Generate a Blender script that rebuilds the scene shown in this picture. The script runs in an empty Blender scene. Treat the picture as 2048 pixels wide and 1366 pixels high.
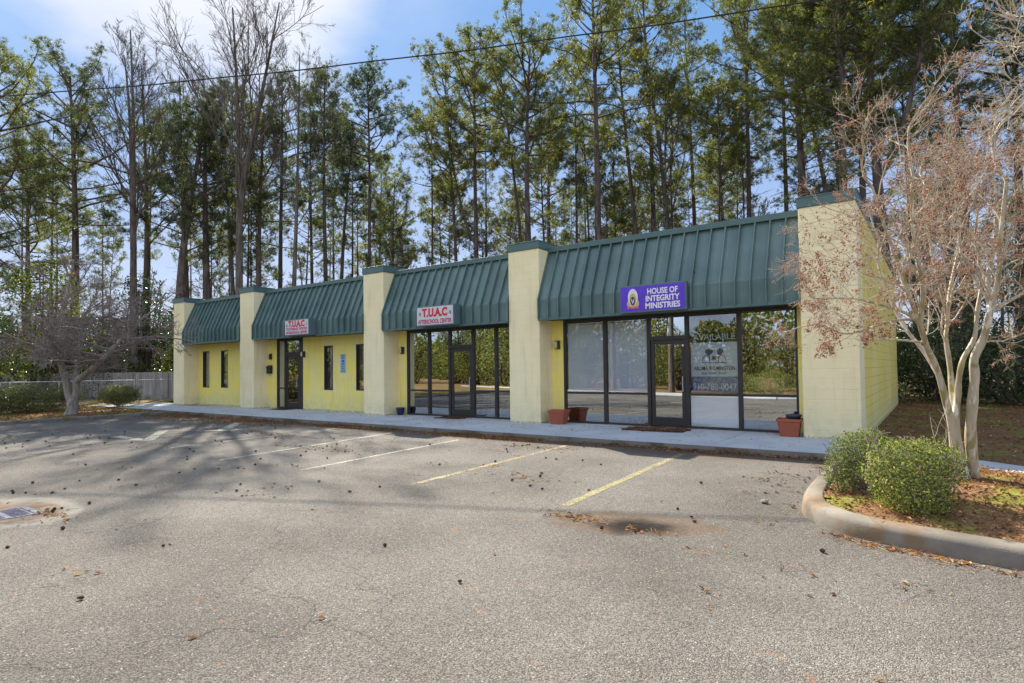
import bpy, math, random
import numpy as np
from mathutils import Vector, Matrix
R = math.radians
scene = bpy.context.scene
COL = scene.collection

# ------------------------------------------------------------------ camera, sky, sun, exposure
YAW, PITCH, ROLL = 0.6208888620, 0.0280820640, -0.0120610821
F_PX, SHIFT_PX = 1186.42, 21.31
CAM = (0.0, -13.0785, 1.4435)
def cam_setup():
    Fw = Vector((-math.sin(YAW)*math.cos(PITCH), math.cos(YAW)*math.cos(PITCH), math.sin(PITCH)))
    Rt = Vector((math.cos(YAW), math.sin(YAW), 0)); Up = Rt.cross(Fw)
    R2 = math.cos(ROLL)*Rt + math.sin(ROLL)*Up; U2 = -math.sin(ROLL)*Rt + math.cos(ROLL)*Up
    m = Matrix((R2, U2, -Fw)).transposed().to_4x4(); m.translation = Vector(CAM)
    cd = bpy.data.cameras.new('camera'); co = bpy.data.objects.new('camera', cd); COL.objects.link(co)
    co.matrix_world = m
    cd.sensor_fit = 'HORIZONTAL'; cd.sensor_width = 36.0; cd.lens = F_PX/2048*36
    cd.shift_y = SHIFT_PX/2048; cd.clip_start = .05; cd.clip_end = 3000
    scene.camera = co
cam_setup()
SUN_AZ, SUN_EL = R(-57), R(39.5)           # azimuth from +Y towards +X
S = Vector((math.sin(SUN_AZ)*math.cos(SUN_EL), math.cos(SUN_AZ)*math.cos(SUN_EL), math.sin(SUN_EL)))
SKY_STRENGTH, SUN_STRENGTH, EXPOSURE = 0.135, 3.7, 1.74
def world_setup():
    w = bpy.data.worlds.new("World"); scene.world = w; w.use_nodes = True
    nt = w.node_tree; nt.nodes.clear(); N = nt.nodes.new; L = nt.links.new
    out = N('ShaderNodeOutputWorld'); bg = N('ShaderNodeBackground'); bg.inputs[1].default_value = SKY_STRENGTH
    sky = N('ShaderNodeTexSky'); sky.sky_type = 'NISHITA'; sky.sun_disc = False
    sky.sun_elevation = SUN_EL; sky.sun_rotation = SUN_AZ; sky.air_density = 1.0; sky.dust_density = 0.6; sky.ozone_density = 2.0
    geo = N('ShaderNodeTexCoord')
    # bright thin cloud round the sun and soft cirrus: part of the sky itself
    dot = N('ShaderNodeVectorMath'); dot.operation = 'DOT_PRODUCT'; dot.inputs[1].default_value = (-.741, .361, .566)
    L(geo.outputs['Generated'], dot.inputs[0])
    nz = N('ShaderNodeTexNoise'); nz.inputs['Scale'].default_value = 3.2; nz.inputs['Detail'].default_value = 7; nz.inputs['Roughness'].default_value = .55
    mp = N('ShaderNodeMapping'); mp.inputs['Scale'].default_value = (1, 1, 2.6); L(geo.outputs['Generated'], mp.inputs[0]); L(mp.outputs[0], nz.inputs['Vector'])
    a = N('ShaderNodeMath'); a.operation = 'MULTIPLY_ADD'; a.inputs[1].default_value = 0.05; a.inputs[2].default_value = -0.025; L(nz.outputs[0], a.inputs[0])
    b = N('ShaderNodeMath'); b.operation = 'ADD'; L(dot.outputs['Value'], b.inputs[0]); L(a.outputs[0], b.inputs[1])
    mr = N('ShaderNodeMapRange'); mr.interpolation_type = 'SMOOTHSTEP'; mr.inputs[1].default_value = .968; mr.inputs[2].default_value = 1.0; mr.inputs[4].default_value = .82; L(b.outputs[0], mr.inputs[0])
    mr2 = N('ShaderNodeMapRange'); mr2.interpolation_type = 'SMOOTHSTEP'; mr2.inputs[1].default_value = .5; mr2.inputs[2].default_value = .75; mr2.inputs[4].default_value = .15; L(nz.outputs[0], mr2.inputs[0])
    mx = N('ShaderNodeMath'); mx.operation = 'MAXIMUM'; L(mr.outputs[0], mx.inputs[0]); L(mr2.outputs[0], mx.inputs[1])
    mix = N('ShaderNodeMixRGB'); mix.inputs[2].default_value = (2.3, 2.3, 2.35, 1); L(mx.outputs[0], mix.inputs[0])
    # clear winter blue, paler and slightly lavender towards the horizon, laid over the physical sky
    sz = N('ShaderNodeSeparateXYZ'); L(geo.outputs['Generated'], sz.inputs[0]); cr = N('ShaderNodeValToRGB'); L(sz.outputs[2], cr.inputs[0]); e = cr.color_ramp
    e.elements[0].position = 0.0; e.elements[0].color = (1.2, 1.28, 1.6, 1); e.elements[1].position = .75; e.elements[1].color = (.27, .72, 1.55, 1)
    k = e.elements.new(.22); k.color = (.80, 1.08, 1.72, 1); k = e.elements.new(.48); k.color = (.37, .84, 1.66, 1)
    m2 = N('ShaderNodeMixRGB'); m2.inputs[0].default_value = .94; L(sky.outputs[0], m2.inputs[1]); L(cr.outputs[0], m2.inputs[2])
    # unseen cloud bank, street side and overhead, added to brighten the shaded facade
    cl = N('ShaderNodeMapRange'); cl.interpolation_type = 'SMOOTHSTEP'; cl.inputs[1].default_value = -.25; cl.inputs[2].default_value = .35; L(sz.outputs[1], cl.inputs[0]); cl.inputs[3].default_value = 1; cl.inputs[4].default_value = 0
    cn = N('ShaderNodeMapRange'); cn.interpolation_type = 'SMOOTHSTEP'; cn.inputs[1].default_value = .32; cn.inputs[2].default_value = .56; L(nz.outputs[0], cn.inputs[0])
    cm = N('ShaderNodeMath'); cm.operation = 'MULTIPLY'; L(cl.outputs[0], cm.inputs[0]); L(cn.outputs[0], cm.inputs[1])
    m3 = N('ShaderNodeMixRGB'); m3.inputs[2].default_value = (2.5, 2.9, 3.65, 1); L(cm.outputs[0], m3.inputs[0]); L(m2.outputs[0], m3.inputs[1]); L(m3.outputs[0], mix.inputs[1])
    L(mix.outputs[0], bg.inputs[0]); L(bg.outputs[0], out.inputs[0])
world_setup()
def sun_setup():
    ld = bpy.data.lights.new('sun', 'SUN'); ld.energy = SUN_STRENGTH; ld.angle = R(.53); ld.color = (1, .94, .84)
    o = bpy.data.objects.new('sun', ld); COL.objects.link(o); o.location = S*60; o.rotation_euler = S.to_track_quat('Z', 'Y').to_euler()
sun_setup()
scene.view_settings.view_transform = 'Standard'; scene.view_settings.look = 'None'
scene.view_settings.exposure = EXPOSURE; scene.view_settings.gamma = 1; scene.view_settings.use_curve_mapping = False
scene.render.engine = 'CYCLES'
scene.cycles.max_bounces = 8; scene.cycles.transparent_max_bounces = 16; scene.cycles.diffuse_bounces = 4; scene.cycles.glossy_bounces = 4

# ------------------------------------------------------------------ materials
class NT:
    def __init__(s, name):
        s.m = bpy.data.materials.new(name); s.m.use_nodes = True; s.t = s.m.node_tree; s.t.nodes.clear()
        s.out = s.n('ShaderNodeOutputMaterial'); s.b = s.n('ShaderNodeBsdfPrincipled'); s.l(s.b.outputs[0], s.out.inputs[0])
        s._pos = None
    def n(s, k): return s.t.nodes.new(k)
    def l(s, a, b): s.t.links.new(a, b)
    def setv(s, sock, v):
        if hasattr(v, 'links'): s.l(v, sock)
        else: sock.default_value = v
    @property
    def pos(s):
        if s._pos is None: s._pos = s.n('ShaderNodeNewGeometry').outputs['Position']
        return s._pos
    def xyz(s, v=None):
        k = s.n('ShaderNodeSeparateXYZ'); s.l(v or s.pos, k.inputs[0]); return k.outputs
    def mapped(s, scale, rot=(0,0,0), v=None):
        k = s.n('ShaderNodeMapping'); k.inputs['Scale'].default_value = scale; k.inputs['Rotation'].default_value = rot; s.l(v or s.pos, k.inputs[0]); return k.outputs[0]
    def noise(s, scale, detail=4, rough=.55, v=None, dist=0):
        k = s.n('ShaderNodeTexNoise'); k.inputs['Scale'].default_value = scale; k.inputs['Detail'].default_value = detail
        k.inputs['Roughness'].default_value = rough; k.inputs['Distortion'].default_value = dist; s.l(v or s.pos, k.inputs['Vector']); return k.outputs[0]
    def vor(s, scale, v=None, feat='F1', out='Distance'):
        k = s.n('ShaderNodeTexVoronoi'); k.feature = feat; k.inputs['Scale'].default_value = scale; s.l(v or s.pos, k.inputs['Vector']); return k.outputs[out]
    def math(s, op, a, b=0.0, c=None, clamp=False):
        k = s.n('ShaderNodeMath'); k.operation = op; k.use_clamp = clamp; s.setv(k.inputs[0], a); s.setv(k.inputs[1], b)
        if c is not None: s.setv(k.inputs[2], c)
        return k.outputs[0]
    def ramp(s, f, lo, hi, a=0.0, b=1.0):
        k = s.n('ShaderNodeMapRange'); k.interpolation_type = 'SMOOTHSTEP'; s.setv(k.inputs[0], f)
        k.inputs[1].default_value = lo; k.inputs[2].default_value = hi; k.inputs[3].default_value = a; k.inputs[4].default_value = b; return k.outputs[0]
    def mix(s, f, a, b, mode='MIX'):
        k = s.n('ShaderNodeMixRGB'); k.blend_type = mode
        s.setv(k.inputs[0], f)
        for i, v in ((1, a), (2, b)):
            if hasattr(v, 'links'): s.l(v, k.inputs[i])
            else: k.inputs[i].default_value = (*v[:3], 1)
        return k.outputs[0]
    def bump(s, h, strength=.3, dist=.01):
        k = s.n('ShaderNodeBump'); k.inputs['Strength'].default_value = strength; k.inputs['Distance'].default_value = dist; s.l(h, k.inputs['Height']); s.l(k.outputs[0], s.b.inputs['Normal']); return k
    def fin(s, col, rough=.8, spec=.5, metal=0):
        if hasattr(col, 'links'): s.l(col, s.b.inputs['Base Color'])
        else: s.b.inputs['Base Color'].default_value = (*col, 1)
        s.setv(s.b.inputs['Roughness'], rough); s.b.inputs['Specular IOR Level'].default_value = spec; s.b.inputs['Metallic'].default_value = metal
        return s.m
    def rnd(s): return s.n('ShaderNodeNewGeometry').outputs['Random Per Island']

def m_plain(name, c, rough=.6, var=.12, scale=8, metal=0, spec=.4, bump=0):
    t = NT(name); n = t.noise(scale, 5)
    col = t.mix(n, [v*(1-var) for v in c], [min(1, v*(1+var)) for v in c])
    if bump: t.bump(n, bump, .01)
    return t.fin(col, rough, spec, metal)

def m_stucco(name, c, c2, courses=0.0, dirt=.5):
    t = NT(name); z = t.xyz()[2]
    n1 = t.noise(1.3, 5); n2 = t.noise(6, 4)
    col = t.mix(t.ramp(n1, .35, .7), c, c2)
    streak = t.noise(1.0, 4, v=t.mapped((9, 9, .7)))
    col = t.mix(t.ramp(streak, .52, .75, 0, .42), col, [v*.66 for v in c])
    # weathered foot of the wall: splash dirt and a pale algae tint
    foot = t.math('MULTIPLY', t.ramp(z, .02, .75, 1, 0), t.ramp(n2, .3, .7, .35, 1))
    col = t.mix(t.math('MULTIPLY', foot, dirt), col, (.46, .48, .36)); patch = t.noise(.8, 2, v=t.mapped((1, 1, .5))); col = t.mix(t.ramp(patch, .55, .57, 0, .10), col, (.95, .92, .74))
    edge = t.math('MULTIPLY', t.ramp(z, 0.0, .07, 1, 0), t.ramp(t.noise(16, 3), .4, .6, .1, .9))
    col = t.mix(edge, col, (.25, .26, .19))
    fine = t.noise(38, 5, .6); mid = t.noise(11, 3)
    h = t.math('ADD', t.math('MULTIPLY', fine, .6), t.math('MULTIPLY', mid, .8))
    if courses:
        zz = t.math('FRACT', t.math('DIVIDE', t.math('ADD', z, 10), .203))
        zc = t.math('ABSOLUTE', t.math('SUBTRACT', zz, .5))
        g = t.ramp(zc, .455, .49, 0, 1)
        h = t.math('SUBTRACT', h, t.math('MULTIPLY', g, courses*1.2))
        col = t.mix(t.math('MULTIPLY', g, courses*.35), col, [v*.5 for v in c])
    t.bump(h, .55, .012)
    return t.fin(col, .85, .25)
M = {}
M['cream'] = m_stucco('cream_stucco', (.95, .80, .47), (.88, .74, .42), .3)
M['yellow'] = m_stucco('bounce_yellow_stucco', (.95, .77, .17), (.89, .75, .26), .15)  # pillar paint again, yellowed to put the warm bounced light into the colour
M['bounce_yellow_side'] = m_stucco('side_block', (.86, .66, .16), (.78, .61, .18), .9)  # side wall likewise: tint of the light mixed into the paint colour

def m_roof():
    t = NT('green_metal'); n = t.noise(1.2, 5); s = t.noise(1, 4, v=t.mapped((14, 14, .6)))
    col = t.mix(t.ramp(n, .3, .7), (.080, .134, .120), (.125, .188, .168))
    col = t.mix(t.ramp(s, .6, .78, 0, .35), col, (.05, .10, .095))
    pn = t.n('ShaderNodeTexWhiteNoise'); pn.noise_dimensions = '1D'; t.l(t.math('FLOOR', t.math('DIVIDE', t.xyz()[0], .3055)), pn.inputs['W']); col = t.mix(1.0, col, t.mix(pn.outputs[0], (.86, .88, .88), (1.13, 1.12, 1.12)), 'MULTIPLY')
    rust = t.math('MULTIPLY', t.ramp(t.noise(5, 6), .70, .76), .8)
    col = t.mix(rust, col, (.22, .10, .045))
    t.bump(t.noise(2.2, 2), .12, .02)
    return t.fin(col, t.ramp(n, .3, .7, .36, .52), .5)
M['roof'] = m_roof()
M['roof_trim'] = m_plain('green_trim', (.085, .145, .13), .42, .15, 3)
M['soffit'] = m_plain('soffit_brown', (.055, .060, .045), .6, .2, 5)
M['bronze'] = m_plain('bronze_frame', (.030, .024, .020), .45, .25, 9, spec=.5)
M['dark'] = m_plain('dark_interior', (.05, .05, .05), .9, .2, 2)
M['int_floor'] = m_plain('interior_carpet', (.07, .07, .075), .9, .2, 2)
M['blackmetal'] = m_plain('black_metal', (.02, .02, .022), .4, .2, 20)

def m_glass(name, refl, tint, rough=0.0, waver=.0):
    t = NT(name); t.t.nodes.remove(t.b)
    tr = t.n('ShaderNodeBsdfTransparent'); tr.inputs[0].default_value = (*tint, 1)
    gl = t.n('ShaderNodeBsdfGlossy'); gl.inputs[0].default_value = (.86, .90, .92, 1); gl.inputs['Roughness'].default_value = rough
    lw = t.n('ShaderNodeFresnel'); lw.inputs[0].default_value = 1.6
    f = t.math('ADD', t.math('MULTIPLY', lw.outputs[0], .6), refl, clamp=True)
    if waver:
        b = t.n('ShaderNodeBump'); b.inputs['Strength'].default_value = waver; b.inputs['Distance'].default_value = .01
        t.l(t.noise(1.6, 2, v=t.mapped((1, 1, .6))), b.inputs['Height']); t.l(b.outputs[0], gl.inputs['Normal'])
    mx = t.n('ShaderNodeMixShader'); t.l(f, mx.inputs[0]); t.l(tr.outputs[0], mx.inputs[1]); t.l(gl.outputs[0], mx.inputs[2]); t.l(mx.outputs[0], t.out.inputs[0])
    return t.m
M['glass'] = m_glass('window_glass', .50, (.62, .65, .66), 0, .05)
M['glass_door'] = m_glass('door_glass', .42, (.50, .52, .50), 0, .03)
M['film'] = m_glass('screened_glass', .48, (.25, .26, .30), .015, .08)
M['glass_clear'] = m_glass('clear_glass', .11, (1.0, 1.0, 1.0), 0, .04)

def m_blind(a=(.56, .64, .74), b=(.76, .83, .92)):
    t = NT('mini_blind'); z = t.xyz()[2]
    s = t.math('FRACT', t.math('DIVIDE', t.math('ADD', z, 5), .026))
    col = t.mix(t.ramp(s, .0, .35), a, b)
    t.bump(t.math('ABSOLUTE', t.math('SUBTRACT', s, .5)), .7, .01)
    return t.fin(col, .5)
M['blind'] = m_blind()
M['curtain'] = m_plain('curtain', (.80, .70, .70), .9, .2, 4)
def m_banner():
    t = NT('banner_vinyl'); z = t.xyz()[2]; n = t.noise(3, 4)
    col = t.mix(n, (.50, .58, .68), (.62, .68, .76))
    col = t.mix(t.ramp(z, 1.20, 1.22, 1, 0), col, (.05, .13, .33))
    return t.fin(col, .35)
M['banner'] = m_banner()

def m_asphalt():
    t = NT('asphalt'); x, y, z = t.xyz()
    big = t.noise(.35, 6, .6); med = t.noise(2.4, 5); 
    col = t.mix(t.ramp(big, .3, .7), (.118, .105, .088), (.20, .179, .149))
    col = t.mix(t.ramp(med, .35, .75, 0, .35), col, (.17, .155, .135))
    # exposed aggregate
    vc = t.n('ShaderNodeTexVoronoi'); vc.inputs['Scale'].default_value = 150; t.l(t.pos, vc.inputs['Vector'])
    g = t.n('ShaderNodeSeparateColor'); t.l(vc.outputs['Color'], g.inputs[0])
    spk = t.ramp(g.outputs[0], .15, 1.0, .52, 1.46)
    k = t.n('ShaderNodeMixRGB'); k.blend_type = 'MULTIPLY'; k.inputs[0].default_value = 1; t.l(col, k.inputs[1])
    cmb = t.n('ShaderNodeCombineColor'); 
    for i in range(3): t.l(spk, cmb.inputs[i])
    t.l(cmb.outputs[0], k.inputs[2]); col = k.outputs[0]
    fl = t.vor(34, out='Distance'); g2 = t.n('ShaderNodeSeparateColor'); t.l(t.vor(34, out='Color'), g2.inputs[0])
    pale = t.math('MULTIPLY', t.ramp(fl, .16, .24, 1, 0), t.ramp(g2.outputs[1], .72, .78))
    col = t.mix(t.math('MULTIPLY', pale, .8), col, (.42, .40, .35))
    # rusty pine-needle smears
    sm = t.noise(2.6, 6, .7, v=t.mapped((1, 1.7, 1), (0, 0, .5)), dist=.6)
    mask = t.math('MULTIPLY', t.ramp(sm, .60, .70), t.ramp(t.noise(40, 3), .35, .6, .25, 1))
    col = t.mix(t.math('MULTIPLY', mask, .55), col, (.33, .15, .075))
    # hollow where water and leaves collect
    def ell(cx, cy, rx, ry, rot, lo, hi, wob=.35):
        c, s_ = math.cos(rot), math.sin(rot)
        u = t.math('SUBTRACT', x, cx); v = t.math('SUBTRACT', y, cy)
        a = t.math('DIVIDE', t.math('ADD', t.math('MULTIPLY', u, c), t.math('MULTIPLY', v, s_)), rx)
        b = t.math('DIVIDE', t.math('SUBTRACT', t.math('MULTIPLY', v, c), t.math('MULTIPLY', u, s_)), ry)
        d = t.math('SQRT', t.math('ADD', t.math('MULTIPLY', a, a), t.math('MULTIPLY', b, b)))
        d = t.math('ADD', d, t.math('MULTIPLY', t.math('SUBTRACT', t.noise(3.5, 5), .5), wob*2))
        return t.ramp(d, lo, hi, 1, 0)
    puddle = ell(-2.42, -7.64, .52, .40, .3, .25, 1.1, .5); rim = ell(-2.5, -7.55, .95, .50, .35, .75, 1.0, .4)
    col = t.mix(t.math('MULTIPLY', rim, .5), col, (.14, .085, .045)); col = t.mix(t.math('MULTIPLY', puddle, .97), col, (.008, .006, .005))
    dp = ell(-8.55, -10.85, .85, .42, .0, .80, 1.02, .15); dr = ell(-8.6, -10.85, 1.05, .60, .0, .85, 1.06, .15)
    col = t.mix(t.math('MULTIPLY', dr, .5), col, (.36, .33, .27)); col = t.mix(t.math('MULTIPLY', dp, t.ramp(t.noise(3.1, 5), .35, .6, .2, .95)), col, (.22, .125, .065))
    kerbside = t.math('MULTIPLY', t.ramp(t.math('ADD', y, t.math('MULTIPLY', t.noise(.9, 5), .9)), -2.9, -2.0, 0, .7), t.ramp(x, -1.5, -1.0, 1, 0))
    col = t.mix(kerbside, col, (.12, .075, .05))
    # cracks
    wob = t.n('ShaderNodeVectorMath'); wob.operation = 'MULTIPLY_ADD'; nn = t.n('ShaderNodeTexNoise'); nn.inputs['Scale'].default_value = 1.4; nn.inputs['Detail'].default_value = 5; t.l(t.pos, nn.inputs['Vector'])
    t.l(nn.outputs['Color'], wob.inputs[0]); wob.inputs[1].default_value = (1.3, 1.3, 0); t.l(t.pos, wob.inputs[2])
    cr = t.vor(.30, v=wob.outputs[0], feat='DISTANCE_TO_EDGE'); crm = t.math('MULTIPLY', t.ramp(cr, .0005, .0025, 1, 0), t.ramp(t.noise(.3, 2), .44, .52))
    col = t.mix(t.math('MULTIPLY', crm, .35), col, (.03, .027, .024))
    h = t.math('ADD', t.math('MULTIPLY', t.vor(150), -1.0), t.math('MULTIPLY', t.noise(28, 3), 1.1)); h = t.math('SUBTRACT', h, crm)
    t.bump(h, .9, .007)
    return t.fin(col, .92, .12)
M['asphalt'] = m_asphalt()

def m_paint(name, c, wear):
    t = NT(name); d = t.n('ShaderNodeBsdfTransparent')
    t.fin(t.mix(t.noise(9, 4), [v*.8 for v in c], c), .8, .3)
    g = t.n('ShaderNodeSeparateColor'); t.l(t.vor(105, out='Color'), g.inputs[0])
    w = t.math('ADD', t.math('MULTIPLY', t.noise(3.0, 6, .7), .7), t.math('MULTIPLY', g.outputs[0], .35))
    f = t.ramp(w, wear-.06, wear+.10)
    mx = t.n('ShaderNodeMixShader'); t.l(f, mx.inputs[0]); t.l(t.b.outputs[0], mx.inputs[1]); t.l(d.outputs[0], mx.inputs[2]); t.l(mx.outputs[0], t.out.inputs[0])
    return t.m
M['line_yellow'] = m_paint('worn_yellow_paint', (.40, .34, .15), .50)
M['line_pale'] = m_paint('worn_pale_paint', (.46, .43, .34), .52)
M['line_faint'] = m_paint('faint_paint', (.48, .44, .35), .50)

def m_concrete(name, c, c2, stain=None, st=.0, rough=.85):
    t = NT(name); n = t.noise(.9, 6, .6); f = t.noise(60, 3); col = t.mix(t.ramp(n, .3, .7), c, c2)
    col = t.mix(t.ramp(t.noise(3.3, 6, .65), .55, .75, 0, .4), col, [v*.6 for v in c])
    if stain: col = t.mix(t.math('MULTIPLY', t.ramp(t.noise(1.7, 6, .7), .47, .62), st), col, stain)
    t.bump(t.math('ADD', f, t.noise(9, 4)), .35, .006)
    return t.fin(col, rough, .3)
M['walk'] = m_concrete('walk_concrete', (.37, .38, .39), (.46, .47, .48))
M['kerb_dark'] = m_concrete('dirty_kerb', (.17, .15, .12), (.24, .215, .18), (.10, .06, .035), .8)
M['kerb'] = m_concrete('stained_kerb', (.105, .088, .068), (.26, .225, .175), (.20, .115, .05), .75)

def m_ground(name, a, b, moss=None, mossamt=.5, sc=1.0):
    t = NT(name); n = t.noise(.9*sc, 6, .65); f = t.noise(22*sc, 5, .7)
    col = t.mix(t.ramp(f, .3, .7), a, b); col = t.mix(t.ramp(n, .35, .7, 0, .5), col, [v*.55 for v in a])
    if moss: col = t.mix(t.math('MULTIPLY', t.ramp(t.noise(1.4*sc, 5, .6), .47, .60), mossamt), col, moss)
    t.bump(f, .9, .03)
    return t.fin(col, .95, .15)
M['soil'] = m_ground('leafy_soil', (.17, .085, .042), (.32, .18, .085), (.24, .25, .035), .8)
M['yard'] = m_ground('yard_leaf_mould', (.11, .055, .030), (.24, .125, .06), (.13, .15, .025), .8, .6)
M['field'] = m_ground('forest_floor', (.11, .065, .035), (.20, .12, .06), (.08, .10, .03), .5, .35)
M['verge'] = m_ground('verge_ground', (.24, .13, .06), (.36, .20, .09), (.16, .17, .06), .5, .5)

def m_bark(name, a, b, sc=3.0, patch=None, rough=.9, bump=.8):
    t = NT(name); co = t.n('ShaderNodeTexCoord').outputs['Object']
    v = t.mapped((sc*2.2, sc*2.2, sc*.35), v=co); n = t.noise(1.6, 6, .65, v=v)
    col = t.mix(t.ramp(n, .35, .65), a, b)
    if patch:
        p = t.noise(1.0, 3, v=t.mapped((6.5, 6.5, 1.6), v=co), dist=1.2)
        col = t.mix(t.ramp(p, .50, .56, 0, .85), col, patch[0]); col = t.mix(t.ramp(t.noise(1.0, 3, v=t.mapped((9, 9, 2.2), v=co)), .57, .62, 0, .8), col, patch[1])
    t.bump(n, bump, .03 if not patch else .006)
    return t.fin(col, rough, .2)
M['pine_bark'] = m_bark('pine_bark', (.065, .048, .040), (.17, .13, .105), 2.2)
M['grey_bark'] = m_bark('grey_bark', (.085, .066, .052), (.19, .155, .125), 2.0)
M['crape_bark'] = m_bark('smooth_crape_bark', (.38, .31, .21), (.54, .46, .34), 1.6, ((.27, .23, .10), (.74, .68, .58)), .6, .35)
M['twig_pale'] = m_bark('pale_twig', (.33, .27, .19), (.58, .50, .38), 8, None, .8, .1)
M['lichen_bark'] = m_bark('lichen_bark', (.26, .21, .18), (.46, .40, .35), 2.6, ((.22, .20, .17), (.30, .27, .24)), .9, .4)
M['twig_brown'] = m_bark('brown_twig', (.20, .15, .125), (.34, .275, .23), 8, None, .9, .1)
M['seed'] = m_plain('seed_capsule', (.32, .115, .05), .8, .5, 30)

def m_leaf(name, cols, trans=.35, rough=.55, spec=.3):
    t = NT(name); r = t.rnd(); ob = t.n('ShaderNodeObjectInfo').outputs['Random']
    cr = t.n('ShaderNodeValToRGB'); e = cr.color_ramp; e.interpolation = 'LINEAR'
    while len(e.elements) < len(cols): e.elements.new(.5)
    for i, (p, c) in enumerate(cols): e.elements[i].position = p; e.elements[i].color = (*c, 1)
    t.l(r, cr.inputs[0])
    big = t.noise(.45, 3); col = t.mix(1.0, cr.outputs[0], t.mix(t.ramp(big, .3, .7), (.62, .66, .7), (1.3, 1.25, 1.05)), 'MULTIPLY')
    col = t.mix(1.0, col, t.mix(ob, (.8, .86, .9), (1.2, 1.1, 1.0)), 'MULTIPLY')
    t.fin(col, rough, spec)
    tr = t.n('ShaderNodeBsdfTranslucent'); t.l(t.mix(1.0, col, (1.3, 1.35, .8), 'MULTIPLY'), tr.inputs[0])
    mx = t.n('ShaderNodeMixShader'); mx.inputs[0].default_value = trans; t.l(t.b.outputs[0], mx.inputs[1]); t.l(tr.outputs[0], mx.inputs[2]); t.l(mx.outputs[0], t.out.inputs[0])
    return t.m
M['needles'] = m_leaf('pine_needles', [(0, (.036, .064, .032)), (.5, (.105, .145, .045)), (.8, (.24, .25, .06)), (.93, (.38, .32, .09)), (1, (.36, .17, .06))], .42)
M['needles_dark'] = m_leaf('pine_needles_dark', [(0, (.030, .054, .038)), (.5, (.070, .105, .055)), (.9, (.17, .19, .07)), (1, (.26, .18, .07))], .40)
M['evergreen'] = m_leaf('evergreen_leaf', [(0, (.025, .048, .02)), (.6, (.05, .09, .03)), (.92, (.075, .11, .025)), (1, (.16, .17, .05))], .25, .35, .5)
M['vine'] = m_leaf('vine_leaf', [(0, (.035, .065, .015)), (.5, (.085, .13, .02)), (.85, (.22, .24, .03)), (1, (.35, .26, .05))], .5, .5)
M['box_leaf'] = m_leaf('box_leaf', [(0, (.06, .085, .025)), (.45, (.165, .20, .055)), (.8, (.36, .39, .13)), (.96, (.46, .46, .18)), (1, (.34, .12, .05))], .45, .5, .35)
M['hedge_leaf'] = m_leaf('hedge_leaf', [(0, (.05, .07, .02)), (.55, (.10, .13, .04)), (.9, (.22, .22, .09)), (1, (.30, .20, .09))], .4, .34, .6)
M['ref_leaf'] = m_leaf('roadside_leaf', [(0, (.07, .12, .035)), (.5, (.17, .23, .06)), (.85, (.36, .34, .09)), (1, (.55, .28, .09))], .35, .5)
M['litter'] = m_leaf('dead_leaf', [(0, (.10, .050, .028)), (.4, (.20, .095, .045)), (.75, (.34, .18, .08)), (.93, (.46, .34, .18)), (1, (.40, .08, .03))], .15, .8, .2)
M['cone'] = m_plain('pine_cone', (.12, .05, .026), .8, .5, 60)
M['fence'] = None
def m_fence():
    t = NT('weathered_board'); r = t.rnd(); n = t.noise(1, 5, v=t.mapped((10, 10, .8)))
    col = t.mix(t.ramp(n, .3, .7), (.22, .20, .18), (.38, .35, .32)); col = t.mix(1.0, col, t.mix(r, (.75, .75, .78), (1.25, 1.2, 1.15)), 'MULTIPLY')
    z = t.xyz()[2]; col = t.mix(t.math('MULTIPLY', t.ramp(z, -.1, .35, 1, 0), t.ramp(t.noise(2, 4), .4, .6)), col, (.10, .11, .04))
    t.bump(n, .5, .01); return t.fin(col, .9, .2)
M['fence'] = m_fence()
M['galv'] = m_plain('galvanised_steel', (.42, .43, .44), .55, .2, 15, metal=.3)
M['grate_frame'] = m_plain('grate_frame', (.26, .25, .26), .9, .4, 14, spec=.08)
M['terracotta'] = m_plain('terracotta', (.36, .095, .050), .6, .18, 6, bump=.1)
M['blue_glaze'] = m_plain('blue_glaze', (.010, .012, .075), .12, .3, 12, spec=.8)
M['grey_pot'] = m_plain('grey_bowl', (.06, .075, .10), .5, .2, 10)
M['potsoil'] = m_plain('pot_soil', (.04, .028, .02), .95, .4, 30)
M['mat'] = m_ground('mat_debris', (.025, .018, .014), (.075, .045, .03))
M['sign_box'] = m_plain('sign_cabinet', (.11, .16, .17), .4, .15, 3)
M['white_face'] = m_plain('sign_white', (.62, .62, .60), .45, .12, 14)
M['purple'] = m_plain('sign_purple', (.115, .045, .52), .4, .22, 3)
M['red'] = m_plain('letter_red', (.72, .02, .03), .5, .1, 10)
M['crimson'] = m_plain('letter_crimson', (.55, .04, .14), .5, .1, 10)
M['white'] = m_plain('letter_white', (.85, .82, .78), .5, .05, 10)
M['black'] = m_plain('letter_black', (.02, .02, .03), .5, .1, 10)
M['navy'] = m_plain('letter_navy', (.05, .09, .22), .5, .1, 10)
M['pale_letter'] = m_plain('letter_pale', (.50, .56, .64), .5, .1, 10)
M['gold'] = m_plain('crest_gold', (.62, .42, .16), .5, .25, 30)
M['pink'] = m_plain('crest_pink', (.70, .12, .28), .5, .2, 30)
M['crest_white'] = m_plain('crest_white', (.78, .72, .70), .5, .1, 30)
M['crest_dark'] = m_plain('crest_dark', (.06, .035, .06), .5, .2, 30)
M['sign_blue'] = m_plain('sign_pale_blue', (.36, .52, .58), .45, .08, 10)
M['iso_blue'] = m_plain('access_blue', (.02, .12, .55), .45, .08, 10)
M['lamp_lens'] = m_plain('lamp_lens', (.62, .50, .30), .35, .15, 20)
M['cable'] = m_plain('cable_black', (.02, .02, .022), .6, .1, 10)
M['rock'] = m_concrete('stone', (.22, .19, .16), (.33, .29, .24))

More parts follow.
